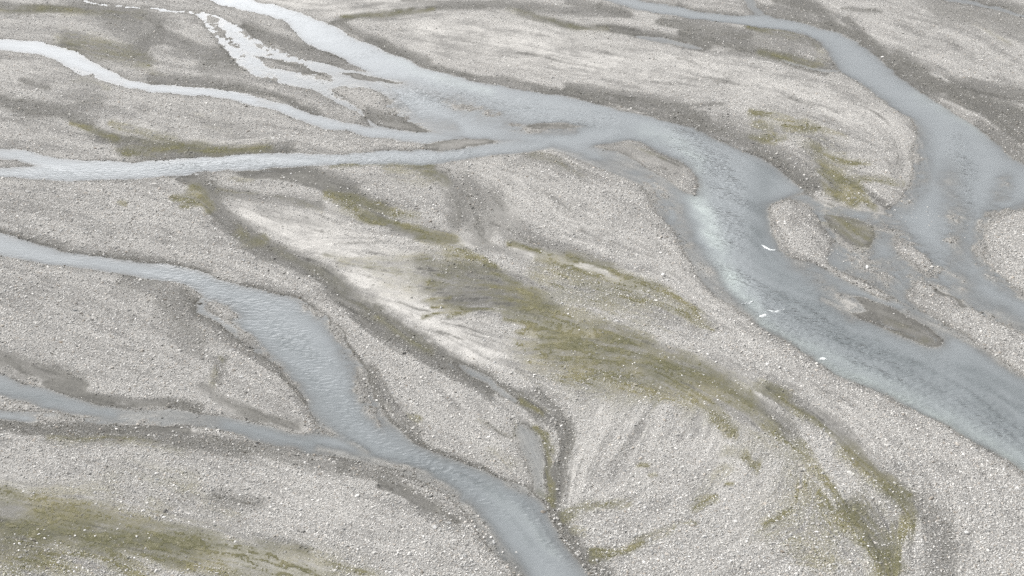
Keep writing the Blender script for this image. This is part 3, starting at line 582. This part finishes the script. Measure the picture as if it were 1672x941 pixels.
def ground_material():
    m, t = new_mat('gravel_and_silt'); k = NT(t)
    pos = k.n('ShaderNodeNewGeometry').outputs['Position']
    vor = k.n('ShaderNodeTexVoronoi', feature='F1'); k.link(pos, vor.inputs['Vector']); vor.inputs['Scale'].default_value = 7.5
    vcol = k.n('ShaderNodeSeparateColor'); k.link(vor.outputs['Color'], vcol.inputs[0])
    vor2 = k.n('ShaderNodeTexVoronoi', feature='F1'); k.link(pos, vor2.inputs['Vector']); vor2.inputs['Scale'].default_value = 17
    v2 = k.n('ShaderNodeSeparateColor'); k.link(vor2.outputs['Color'], v2.inputs[0])
    peb = k.ramp(vcol.outputs[0], [(0, (.22, .215, .205)), (.35, (.36, .352, .335)), (.75, (.47, .46, .44)), (1, (.62, .61, .59))])
    peb2 = k.ramp(v2.outputs[0], [(0, (.24, .235, .225)), (.5, (.41, .40, .38)), (1, (.58, .57, .55))])
    peb = k.mix(.45, peb, peb2)
    gap = k.range(vor.outputs['Distance'], .04, .1, 0, .3)
    peb = k.mix(gap, peb, (.10, .097, .09))
    n = k.noise(pos, 2.4, 5, .65)
    silt = k.ramp(n, [(.3, (.46, .45, .425)), (.7, (.60, .585, .555))])
    rough = k.attr('smooth_silt')
    col = k.mix(k.math('MULTIPLY', rough, .8), peb, k.mix(.35, silt, GRAVEL))
    col = k.mix(k.math('MULTIPLY', k.attr('pale_silt'), .58), col, k.mix(.3, silt, peb, 'MIX'))
    dk = k.attr('dark_silt')
    col = k.mix(k.math('MULTIPLY', dk, .92, True), col, k.mix(.35, SILT_DARK, k.mix(.7, peb, SILT_DARK, 'MULTIPLY')))
    gr = k.range(k.attr('grain'), 0, 1, .62, 1.26)
    cg = k.n('ShaderNodeCombineColor')
    for i_ in range(3): k.link(gr, cg.inputs[i_])
    col = k.mix(1.0, col, cg.outputs[0], 'MULTIPLY')
    al = k.attr('algae')
    ayel = k.range(k.noise(pos, .22, 3, .6), .42, .62)
    alc = k.mix(ayel, ALGA, ALGA_Y)
    alc = k.mix(k.math('MULTIPLY', dk, .5), alc, (.105, .105, .062))
    col = k.mix(k.math('MULTIPLY', al, k.range(k.noise(pos, 5.5, 4, .7), .25, .6, .45, .95), True), col, alc)
    b = k.n('ShaderNodeBsdfPrincipled'); k.link(col, b.inputs['Base Color'])
    b.inputs['Roughness'].default_value = .9
    b.inputs['Specular IOR Level'].default_value = .04
    hgt = k.math('ADD', k.math('MULTIPLY', k.math('SUBTRACT', 1.0, vor.outputs['Distance']), k.range(rough, 0, 1, .05, .006)), k.math('MULTIPLY', k.noise(pos, 9, 5, .7), .03))
    bp = k.n('ShaderNodeBump'); bp.inputs['Strength'].default_value = .8; bp.inputs['Distance'].default_value = 1
    k.link(hgt, bp.inputs['Height']); k.link(bp.outputs[0], b.inputs['Normal'])
    o = k.n('ShaderNodeOutputMaterial'); k.link(b.outputs[0], o.inputs[0])
    return m


def stone_material(src):
    m, t = new_mat('river_cobble_' + src.lower()); k = NT(t)
    tint = k.attr('tint', src); wet = k.attr('wet', src); al = k.attr('alg', src); hue = k.attr('hue', src)
    tc = k.n('ShaderNodeTexCoord')
    nz = k.noise(tc.outputs['Object'], 2.2, 4, .7)
    base = k.ramp(k.math('ADD', tint, k.math('MULTIPLY', k.math('SUBTRACT', nz, .5), .25)), [(0, (.165, .162, .155)), (.25, (.38, .373, .354)), (.7, (.57, .56, .536)), (1, (.80, .785, .755))])
    base = k.mix(k.range(hue, .8, 1, 0, .5), base, (.36, .29, .22))
    base = k.mix(k.range(hue, .2, 0, 0, .4), base, (.30, .32, .34))
    dark = k.mix(1.0, base, (.36, .355, .335), 'MULTIPLY')
    base = k.mix(wet, base, dark)
    base = k.mix(al, base, (.20, .19, .095))
    b = k.n('ShaderNodeBsdfPrincipled'); k.link(base, b.inputs['Base Color'])
    k.link(k.range(wet, 0, 1, .9, .6), b.inputs['Roughness']); b.inputs['Specular IOR Level'].default_value = .06
    o = k.n('ShaderNodeOutputMaterial'); k.link(b.outputs[0], o.inputs[0])
    return m


def water_material():
    m, t = new_mat('glacial_water'); k = NT(t)
    pos = k.n('ShaderNodeNewGeometry').outputs['Position']
    mp = k.n('ShaderNodeMapping'); k.link(pos, mp.inputs['Vector']); mp.inputs['Scale'].default_value = (.62, 1.0, 1)
    mp.inputs['Rotation'].default_value = (0, 0, R_(12))
    wv = mp.outputs[0]
    dep, milk, rip = k.attr('depth'), k.attr('milk'), k.attr('ripple')
    big = k.noise(wv, .45, 3, .55)
    fl = k.noise(wv, 1.8, 1.4, .5)
    fl = k.math('SUBTRACT', 1.0, k.math('ABSOLUTE', k.math('MULTIPLY', k.math('SUBTRACT', fl, .5), 2.0)))     # sharp-crested wavelets
    sm = k.noise(wv, 5.0, 3, .6)
    h = k.math('ADD', k.math('MULTIPLY', fl, k.range(rip, 0, 1, .010, .165)), k.math('MULTIPLY', sm, k.range(rip, 0, 1, .003, .012)))
    bp = k.n('ShaderNodeBump'); bp.inputs['Strength'].default_value = 1.0; bp.inputs['Distance'].default_value = 1.0
    k.link(h, bp.inputs['Height'])
    # silt cloud in the water: pale turquoise in the current, greyer at the sides
    body = k.mix(milk, (.252, .272, .282), (.37, .410, .402))
    body = k.mix(k.attr('deep'), body, (.155, .172, .178))
    body = k.mix(k.range(big, .4, .65, 0, .35), body, (.22, .24, .25))
    thick = k.math('SUBTRACT', 1.0, k.math('POWER', 2.71828, k.math('MULTIPLY', dep, -8.0)))
    tr = k.n('ShaderNodeBsdfTransparent'); tr.inputs[0].default_value = (.98, .985, .985, 1)
    df = k.n('ShaderNodeBsdfDiffuse'); k.link(body, df.inputs[0]); k.link(bp.outputs[0], df.inputs['Normal'])
    mx = k.n('ShaderNodeMixShader'); k.link(thick, mx.inputs[0]); k.link(tr.outputs[0], mx.inputs[1]); k.link(df.outputs[0], mx.inputs[2])
    gl = k.n('ShaderNodeBsdfGlossy'); gl.inputs['Roughness'].default_value = .12; k.link(bp.outputs[0], gl.inputs['Normal'])
    ge = k.n('ShaderNodeNewGeometry')
    dn = k.n('ShaderNodeVectorMath', operation='DOT_PRODUCT'); k.link(ge.outputs['Incoming'], dn.inputs[0]); k.link(bp.outputs[0], dn.inputs[1])
    c1 = k.math('SUBTRACT', 1.0, k.math('ABSOLUTE', dn.outputs['Value']), True)
    frs = k.math('ADD', .02, k.math('MULTIPLY', k.math('POWER', c1, 5.0), .98))      # Schlick, the same from both sides of the sheet
    mx2 = k.n('ShaderNodeMixShader'); k.link(frs, mx2.inputs[0]); k.link(mx.outputs[0], mx2.inputs[1]); k.link(gl.outputs[0], mx2.inputs[2])
    o = k.n('ShaderNodeOutputMaterial'); k.link(mx2.outputs[0], o.inputs[0])
    return m


def algae_material():
    m, t = new_mat('algae_mat'); k = NT(t)
    pos = k.n('ShaderNodeNewGeometry').outputs['Position']
    al, dk = k.attr('algae'), k.attr('dark_silt')
    y = k.range(k.noise(pos, .22, 3, .6), .42, .62)
    c = k.mix(y, ALGA, ALGA_Y)
    c = k.mix(k.math('MULTIPLY', dk, .5), c, (.105, .105, .062))
    c = k.mix(k.range(k.noise(pos, 3.5, 5, .7), .45, .7, 0, .7), c, (.27, .255, .19))
    c = k.mix(k.range(k.noise(pos, 9, 3, .7), .5, .8, 0, .5), c, (.09, .09, .045))
    b = k.n('ShaderNodeBsdfPrincipled'); k.link(c, b.inputs['Base Color']); b.inputs['Roughness'].default_value = .9; b.inputs['Specular IOR Level'].default_value = .05
    bp = k.n('ShaderNodeBump'); bp.inputs['Distance'].default_value = .06; k.link(k.noise(pos, 11, 4, .7), bp.inputs['Height']); k.link(bp.outputs[0], b.inputs['Normal'])
    o = k.n('ShaderNodeOutputMaterial'); k.link(b.outputs[0], o.inputs[0])
    return m


def foam_material():
    m, t = new_mat('white_water'); k = NT(t)
    b = k.n('ShaderNodeBsdfPrincipled'); b.inputs['Base Color'].default_value = (.66, .69, .69, 1); b.inputs['Roughness'].default_value = .5
    o = k.n('ShaderNodeOutputMaterial'); k.link(b.outputs[0], o.inputs[0])
    return m


M_GROUND, M_WATER, M_ALGAE, M_FOAM = ground_material(), water_material(), algae_material(), foam_material()
M_STONE, M_ROCK = stone_material('INSTANCER'), stone_material('OBJECT')

# ------------------------------------------------------------------ ground, water, algae
idx = np.arange(NX * NY).reshape(NY, NX)
QUADS = np.stack([idx[1:, :-1], idx[1:, 1:], idx[:-1, 1:], idx[:-1, :-1]], -1)
CO = np.stack([WX, WY, Z], -1)
ground = mesh_from('riverbed', CO.reshape(-1, 3), QUADS.reshape(-1, 4),
                   {'algae': ALG, 'dark_silt': DRK, 'pale_silt': PAL, 'smooth_silt': SMO, 'grain': np.clip(.5 + .16 * L1 + .16 * L2 + .36 * clump + .12 * broad, 0, 1)}, M_GROUND)
tag(ground, 'wide pale grey gravel plain cut by braided channels', 'riverbed', kind='structure')


def subset(name, mask_v, co, attrs, mat):
    fm = mask_v[1:, :-1] & mask_v[1:, 1:] & mask_v[:-1, 1:] & mask_v[:-1, :-1]
    q = QUADS[fm]
    used = np.unique(q)
    remap = np.zeros(NX * NY, np.int64); remap[used] = np.arange(len(used))
    return mesh_from(name, co.reshape(-1, 3)[used], remap[q], {k: v.ravel()[used] for k, v in attrs.items()}, mat)


CO_W = np.stack([WX, WY, np.zeros_like(WX)], -1)
WATER = {}
for body, name, label in (('river', 'river', 'braided main river of pale milky meltwater'),
                          ('stream', 'stream', 'grey side stream winding through the lower left gravel'),
                          ('rivulet', 'rivulet', 'thin far rivulet at the upper right')):
    m = (BODY[body] > -.8) & (Z < .06) & (SD > -.8)
    o = subset(name, m, CO_W, {'depth': DEPTH, 'milk': np.clip(FIELD['M'] * (1 + .25 * L2), 0, 1), 'ripple': np.clip(FIELD['W'] * (1 + .25 * L2) + .06 * np.clip(L2, 0, 2) + .12 * np.clip(clump, 0, 1), 0, 1), 'deep': np.clip(FIELD['K'] * (1 + .2 * L2 + .2 * clump), 0, 1)}, M_WATER)
    tag(o, label, 'water', kind='structure')

mat_m = (ALG + .5 * (fine * .6 + .25 * L1) > .8) & (Z > .012)
CO_A = np.stack([WX, WY, Z + .012], -1)
alg = subset('algae', mat_m, CO_A, {'algae': ALG, 'dark_silt': DRK}, M_ALGAE)
tag(alg, 'olive green algae film streaked over the damp gravel', 'algae', kind='stuff')

# ------------------------------------------------------------------ gravel: loose cobbles
SS = 1.75
gx, gy = np.meshgrid(np.arange(-170, 1842, SS), np.arange(-40, 1030, SS))
gx = (gx + RNG.uniform(-.5, .5, gx.shape) * SS * 1.6).ravel()
gy = (gy + RNG.uniform(-.5, .5, gy.shape) * SS * 1.6).ravel()


def sample(a, x, y):
    fx = np.clip((x - xs[0]) / STEP, 0, NX - 1.001); fy = IY0 + (y - ys[IY0]) / STEP
    ix, iy = fx.astype(int), np.clip(fy, 0, NY - 2).astype(int)
    fx, fy = fx - ix, fy - iy
    return (a[iy, ix] * (1 - fx) + a[iy, ix + 1] * fx) * (1 - fy) + (a[iy + 1, ix] * (1 - fx) + a[iy + 1, ix + 1] * fx) * fy


z_ = sample(Z, gx, gy); sd_ = sample(SD, gx, gy); al_ = sample(ALG, gx, gy); dk_ = sample(DRK, gx, gy)
sm_ = sample(SMO, gx, gy); pa_ = sample(PAL, gx, gy); n_ = sample(FIELD['N'], gx, gy); l1_ = sample(L1, gx, gy); l2_ = sample(L2, gx, gy); cl_ = sample(clump, gx, gy)
wx_, wy_ = to_ground(gx, gy)
dist = np.sqrt(wx_ ** 2 + wy_ ** 2 + H * H)
dens = .88 + .40 * cl_ + .10 * l1_ + .06 * l2_ - .42 * al_ - .75 * sm_ - .15 * pa_ - .5 * dk_
dens = np.where((sd_ > 0.05) & (z_ < .004), np.clip(n_ * (.4 + .9 * cl_) + np.exp(-np.clip(sd_, 0, 9) / .32) * (.5 + .9 * cl_), 0, 1), np.clip(dens, .05, 1))
dens = np.where((sd_ > -.3) & (sd_ <= .05), np.clip(dens + .2, 0, 1), dens)
keep = RNG.random(gx.shape) < dens
rad = np.exp(RNG.normal(math.log(.041), .42, gx.shape)) * np.clip(dist / 120, .9, 1.2) * (1 - .35 * sm_) * (1 - .3 * pa_)
rad = np.clip(rad, .02, .17)
keep &= (z_ > -.8 * rad)
gx, gy, z_, sd_, al_, dk_, rad, wx_, wy_, pa_, n_ = (a[keep] for a in (gx, gy, z_, sd_, al_, dk_, rad, wx_, wy_, pa_, n_))
N = len(gx)
print('stones', N)
me = bpy.data.meshes.new('gravel')
me.vertices.add(N)
zs = np.where(sd_ > 0, np.maximum(z_, -.35 * rad), z_ + .12 * rad)
me.vertices.foreach_set('co', np.stack([wx_, wy_, zs], -1).astype(np.float32).ravel())


def fa(name, v, typ='FLOAT'):
    a = me.attributes.new(name, typ, 'POINT')
    if typ == 'FLOAT_VECTOR': a.data.foreach_set('vector', np.ascontiguousarray(v, np.float32).ravel())
    elif typ == 'INT': a.data.foreach_set('value', np.ascontiguousarray(v, np.int32))
    else: a.data.foreach_set('value', np.ascontiguousarray(v, np.float32))


fa('rot', np.stack([RNG.normal(0, .28, N), RNG.normal(0, .28, N), RNG.uniform(0, 6.283, N)], -1), 'FLOAT_VECTOR')
fa('scl', np.stack([rad * RNG.uniform(.9, 1.35, N), rad * RNG.uniform(.7, 1.0, N), rad * RNG.uniform(.45, .8, N)], -1), 'FLOAT_VECTOR')
fa('idx', RNG.integers(0, 8, N), 'INT')
fa('tint', np.clip(RNG.normal(.49, .21, N) + .10 * pa_ + .12 * (al_ > .4), 0, 1))
fa('hue', RNG.random(N))
fa('wet', np.clip(dk_ * 1.3 * RNG.uniform(.35, 1.0, N) * (RNG.random(N) > .34) + .35 * (sd_ > -.12), 0, 1))
fa('alg', np.clip(al_ * RNG.uniform(-.3, 1.1, N), 0, 1))
gravel = bpy.data.objects.new('gravel', me)
COL.objects.link(gravel)
tag(gravel, 'loose grey and whitish river cobbles strewn over the bars', 'gravel', kind='stuff')

ng = bpy.data.node_groups.new('scatter_cobbles', 'GeometryNodeTree')
ng.interface.new_socket('Geometry', in_out='INPUT', socket_type='NodeSocketGeometry')
ng.interface.new_socket('Geometry', in_out='OUTPUT', socket_type='NodeSocketGeometry')
g = ng.nodes
gi, go = g.new('NodeGroupInput'), g.new('NodeGroupOutput')
g2i = g.new('GeometryNodeGeometryToInstance')
for v in range(8):
    ico = g.new('GeometryNodeMeshIcoSphere'); ico.inputs['Radius'].default_value = 1; ico.inputs['Subdivisions'].default_value = 2
    p = g.new('GeometryNodeInputPosition')
    nz = g.new('ShaderNodeTexNoise'); nz.noise_dimensions = '4D'; nz.inputs['Scale'].default_value = .75; nz.inputs['W'].default_value = v * 3.7; nz.inputs['Detail'].default_value = 1.5
    sub_ = g.new('ShaderNodeVectorMath'); sub_.operation = 'SUBTRACT'; sub_.inputs[1].default_value = (.5, .5, .5)
    mul = g.new('ShaderNodeVectorMath'); mul.operation = 'SCALE'; mul.inputs['Scale'].default_value = 1.5
    sp = g.new('GeometryNodeSetPosition')
    ng.links.new(p.outputs[0], nz.inputs['Vector']); ng.links.new(nz.outputs['Color'], sub_.inputs[0]); ng.links.new(sub_.outputs[0], mul.inputs[0])
    ng.links.new(ico.outputs['Mesh'], sp.inputs['Geometry']); ng.links.new(mul.outputs[0], sp.inputs['Offset'])
    ng.links.new(sp.outputs[0], g2i.inputs[0])
smt = g.new('GeometryNodeSetMaterial'); smt.inputs['Material'].default_value = M_STONE
ng.links.new(g2i.outputs[0], smt.inputs['Geometry'])
iop = g.new('GeometryNodeInstanceOnPoints')
ng.links.new(gi.outputs[0], iop.inputs['Points']); ng.links.new(smt.outputs[0], iop.inputs['Instance'])
iop.inputs['Pick Instance'].default_value = True


def named(nm, typ):
    x = g.new('GeometryNodeInputNamedAttribute'); x.data_type = typ; x.inputs['Name'].default_value = nm
    return x.outputs['Attribute']


ng.links.new(named('idx', 'INT'), iop.inputs['Instance Index'])
e2r = g.new('FunctionNodeEulerToRotation'); ng.links.new(named('rot', 'FLOAT_VECTOR'), e2r.inputs[0]); ng.links.new(e2r.outputs[0], iop.inputs['Rotation'])
ng.links.new(named('scl', 'FLOAT_VECTOR'), iop.inputs['Scale'])
ng.links.new(iop.outputs[0], go.inputs[0])
md = gravel.modifiers.new('scatter', 'NODES'); md.node_group = ng
gravel.data.materials.append(M_STONE)

# ------------------------------------------------------------------ single stones
import bmesh


def stone_mesh(seed):
    r = random.Random(seed)
    bm = bmesh.new()
    bmesh.ops.create_icosphere(bm, subdivisions=3, radius=1)
    planes = []
    for _ in range(7):
        v = np.array([r.gauss(0, 1), r.gauss(0, 1), r.gauss(0, 1)]); planes.append((v / np.linalg.norm(v), r.uniform(.62, .9)))
    off = r.uniform(0, 50)
    for v in bm.verts:
        c = np.array(v.co)
        for nrm, d in planes:
            k = c @ nrm - d
            if k > 0: c = c - nrm * k * .85
        q = 1 + .05 * math.sin(c[0] * 5 + off) * math.sin(c[1] * 4.3 + off) + .03 * math.sin(c[2] * 9 + off)
        v.co = c * q
    me = bpy.data.meshes.new('stone')
    bm.to_mesh(me); bm.free()
    for p in me.polygons: p.use_smooth = True
    me.materials.append(M_ROCK)
    return me


STONES = [stone_mesh(s) for s in range(5)]
proto = bpy.data.objects.new('stone', STONES[0])


def put_stone(x, y, r, tint, wet, label, group=None, first=[True], hue=.5, alg=0.):
    if first[0]:
        o = proto; first[0] = False
    else:
        o = proto.copy()
        o.data = STONES[random.randrange(5)]
    COL.objects.link(o)
    X, Y = to_ground(x, y)
    zz = float(sample(Z, np.array([x]), np.array([y]))[0])
    o.location = (float(X), float(Y), max(zz, -.45 * r) + .22 * r)
    o.rotation_euler = (random.gauss(0, .2), random.gauss(0, .2), random.uniform(0, 6.28))
    o.scale = (r * random.uniform(.95, 1.3), r * random.uniform(.75, 1), r * random.uniform(.55, .75))
    for a, v in (('tint', tint), ('wet', wet), ('alg', alg), ('hue', hue)): o[a] = float(v)
    if 'group' in o: del o['group']
    tag(o, label, 'stone', group)
    return o


put_stone(887, 836, .22, .18, .5, 'dark brown rock alone at the waterline where the stony creek meets the stream', hue=.97)
put_stone(1416, 437, .20, 1.0, 0, 'lone bright white stone in the shallow grey water beside the right gravel ridge')
put_stone(420, 725, .21, .15, .6, 'blackish rock on the lower left gravel edge just below the narrow side stream', hue=.5)
put_stone(270, 838, .15, .12, .6, 'small black rock among cobbles above the yellow green algae flat')
put_stone(1083, 0 + 452, .22, .9, 0, 'pale rock beside the sharp green algae line right of centre')


def scatter(n, path, spread, r0, r1, label, group, tint=(.6, 1), wet=.1, alg=0):
    c = catmull(path, False, 3)
    k = 0
    while k < n:
        p = c[random.randrange(len(c))]
        x, y = p[0] + random.gauss(0, spread), p[1] + random.gauss(0, spread * .6)
        put_stone(x, y, .55 * r0 + .7 * (r1 - r0) * random.random() ** 2, random.uniform(*tint), wet * random.random(), label, group, hue=random.random(), alg=alg)
        k += 1


scatter(26, [(1390, 345), (1450, 365), (1500, 345), (1540, 380), (1530, 440)], 18, .13, .24, 'pale cobble standing in the shallow grey water where the right thread meets the gravel tongue', 'cobbles in the right hand shallows', (.3, .75), .4)
scatter(14, [(1345, 395), (1370, 420), (1400, 425), (1430, 450)], 9, .12, .22, 'pale cobble on the wet sand beside the gravel tongue', 'cobbles beside the gravel tongue', (.4, .8), .3)
scatter(26, [(762, 842), (790, 868), (815, 900), (842, 935)], 9, .10, .19, 'pale cobble standing on the submerged sand by the lower stream bank', 'cobbles on the lower sand shelf')
scatter(18, [(540, 515), (565, 540), (600, 600), (612, 650)], 10, .12, .20, 'pale cobble standing in the edge of the side stream', 'cobbles along the side stream edge')
scatter(16, [(190, 694), (260, 702), (340, 704), (380, 706), (460, 734)], 6, .10, .22, 'whitish cobble lining the bank of the narrow lower left branch', 'cobbles lining the narrow branch')
scatter(40, [(20, 915), (60, 890), (120, 880), (220, 870), (170, 920), (100, 930)], 26, .09, .17, 'white cobble scattered on the yellow green algae flat at the lower left', 'white cobbles on the algae flat', (.85, 1), 0)
scatter(40, [(1330, 700), (1400, 760), (1440, 800), (1460, 850), (1430, 900), (1400, 860)], 16, .09, .16, 'white cobble scattered on the curved olive algae band at the lower right', 'white cobbles on the curved algae band', (.85, 1), 0)
scatter(24, [(470, 290), (540, 310), (590, 335), (650, 365)], 9, .11, .18, 'white cobble on the dark silt gully below the left thread', 'white cobbles in the dark gully', (.85, 1), 0)
scatter(14, [(955, 915), (920, 870), (905, 835), (935, 900), (975, 935)], 9, .13, .26, 'blocky grey cobble piled on the steep outer bank of the side stream', 'blocky cobbles on the outer bank', (.4, .85), .5)
scatter(26, [(800, 330), (840, 380), (880, 390), (820, 400)], 20, .09, .16, 'white cobble on the smooth grey silt between the two gravel fans', 'white cobbles on the central silt', (.85, 1), 0)
scatter(30, [(960, 570), (1040, 590), (1120, 610), (1200, 640), (1150, 660)], 18, .09, .15, 'white cobble on the wide olive algae sheet right of centre', 'white cobbles on the algae sheet', (.85, 1), 0)

# ------------------------------------------------------------------ white water on the riffles
def white_water(pts, width, label):
    c = catmull(pts, False, 2)
    GX, GY = to_ground(c[:, 0], c[:, 1])
    cx, cy = float(GX.mean()), float(GY.mean())
    bm = bmesh.new()
    rows = []
    for i in range(len(c)):
        t = i / (len(c) - 1)
        tx, ty = GX[min(i + 1, len(c) - 1)] - GX[max(i - 1, 0)], GY[min(i + 1, len(c) - 1)] - GY[max(i - 1, 0)]
        l = math.hypot(tx, ty); nx, ny = -ty / l, tx / l
        w = width * (math.sin(math.pi * t) ** .6 + .05) * random.uniform(.6, 1.3)
        row = []
        for j in range(7):
            s = j / 6 * 2 - 1
            h = (1 - s * s) * (.045 + .05 * random.random()) * math.sin(math.pi * min(max(t, .03), .97)) ** .5 - .015
            row.append(bm.verts.new((GX[i] - cx + nx * s * w + random.uniform(-.04, .04), GY[i] - cy + ny * s * w * 1.4 + random.uniform(-.06, .06), h)))
        rows.append(row)
    for a, b in zip(rows, rows[1:]):
        for j in range(6): bm.faces.new((a[j], a[j + 1], b[j + 1], b[j]))
    me = bpy.data.meshes.new('white_water'); bm.to_mesh(me); bm.free()
    me.materials.append(M_FOAM)
    for p in me.polygons: p.use_smooth = True
    o = bpy.data.objects.new('foam_crest', me); COL.objects.link(o); o.location = (cx, cy, .01)
    return tag(o, label, 'foam')


white_water([(1243, 400), (1252, 405), (1258, 408), (1267, 408)], .11, 'small white foam crest beside the tip of the pale gravel tongue')
white_water([(1240, 518), (1246, 516), (1252, 513)], .15, 'stubby white foam lump breaking near the left bank of the main river')
white_water([(1252, 507), (1264, 509), (1274, 508), (1282, 505)], .07, 'long thin white foam crest just above the stubby lump of foam')
white_water([(1338, 588), (1344, 586), (1350, 588)], .13, 'lowest white foam crest by the pale bank of the main river')
white_water([(1210, 497), (1220, 496), (1231, 492)], .06, 'faint white foam crest at the edge of the wet sand by the main river')

# ------------------------------------------------------------------ camera, light
cam = bpy.data.cameras.new('camera')
co = bpy.data.objects.new('camera', cam)
COL.objects.link(co)
co.location = (0, 0, H)
co.rotation_euler = (math.pi / 2 - PITCH, 0, 0)
cam.sensor_fit = 'HORIZONTAL'
cam.angle = HFOV
cam.clip_end = 60000
cam.clip_start = .5
sc.camera = co

SUN_EL, SUN_AZ = R_(50), R_(-62)      # azimuth measured from the view direction, negative to the left
sun = bpy.data.lights.new('sun', 'SUN')
sun.energy = 1.25
sun.angle = R_(12)
sun.color = (1, .982, .955)
so = bpy.data.objects.new('sun', sun)
COL.objects.link(so)
so.location = (0, 0, 120)
so.rotation_euler = (math.pi / 2 - SUN_EL, 0, math.pi - SUN_AZ)
w = bpy.data.worlds.new('World')
sc.world = w
w.use_nodes = True
wt = w.node_tree
wt.nodes.clear()
k = NT(wt)
sky = k.n('ShaderNodeTexSky', sky_type='NISHITA')
sky.sun_disc = False
sky.sun_elevation = SUN_EL
sky.sun_rotation = SUN_AZ
sky.air_density = 1.0
sky.dust_density = 6.0
sky.ozone_density = 1.0
hs = k.n('ShaderNodeHueSaturation'); hs.inputs['Saturation'].default_value = .18
k.link(sky.outputs[0], hs.inputs['Color'])
# the overcast is thinnest low down, ahead and to the left
tcw = k.n('ShaderNodeTexCoord')
dt = k.n('ShaderNodeVectorMath', operation='DOT_PRODUCT'); k.link(tcw.outputs['Generated'], dt.inputs[0])
BA, BE = R_(-12), R_(14)
dt.inputs[1].default_value = (math.sin(BA) * math.cos(BE), math.cos(BA) * math.cos(BE), math.sin(BE))
glow = k.math('MULTIPLY', k.math('POWER', k.math('MAXIMUM', dt.outputs['Value'], 0.0), 48.0), 2.3)
cl = k.range(k.noise(tcw.outputs['Generated'], 2.5, 5, .6), .3, .7, .8, 1.2)
gn = k.math('MULTIPLY', k.math('ADD', glow, 1.0), cl)
vm = k.n('ShaderNodeVectorMath', operation='SCALE'); k.link(hs.outputs[0], vm.inputs[0]); k.link(gn, vm.inputs['Scale'])
bg = k.n('ShaderNodeBackground'); bg.inputs['Strength'].default_value = .122
k.link(vm.outputs[0], bg.inputs[0])
ow = k.n('ShaderNodeOutputWorld'); k.link(bg.outputs[0], ow.inputs[0])

sc.view_settings.view_transform = 'Standard'
sc.view_settings.look = 'None'
sc.view_settings.gamma = 1
sc.view_settings.exposure = .69
sc.cycles.max_bounces = 6
sc.cycles.transparent_max_bounces = 6
sc.cycles.use_denoising = False
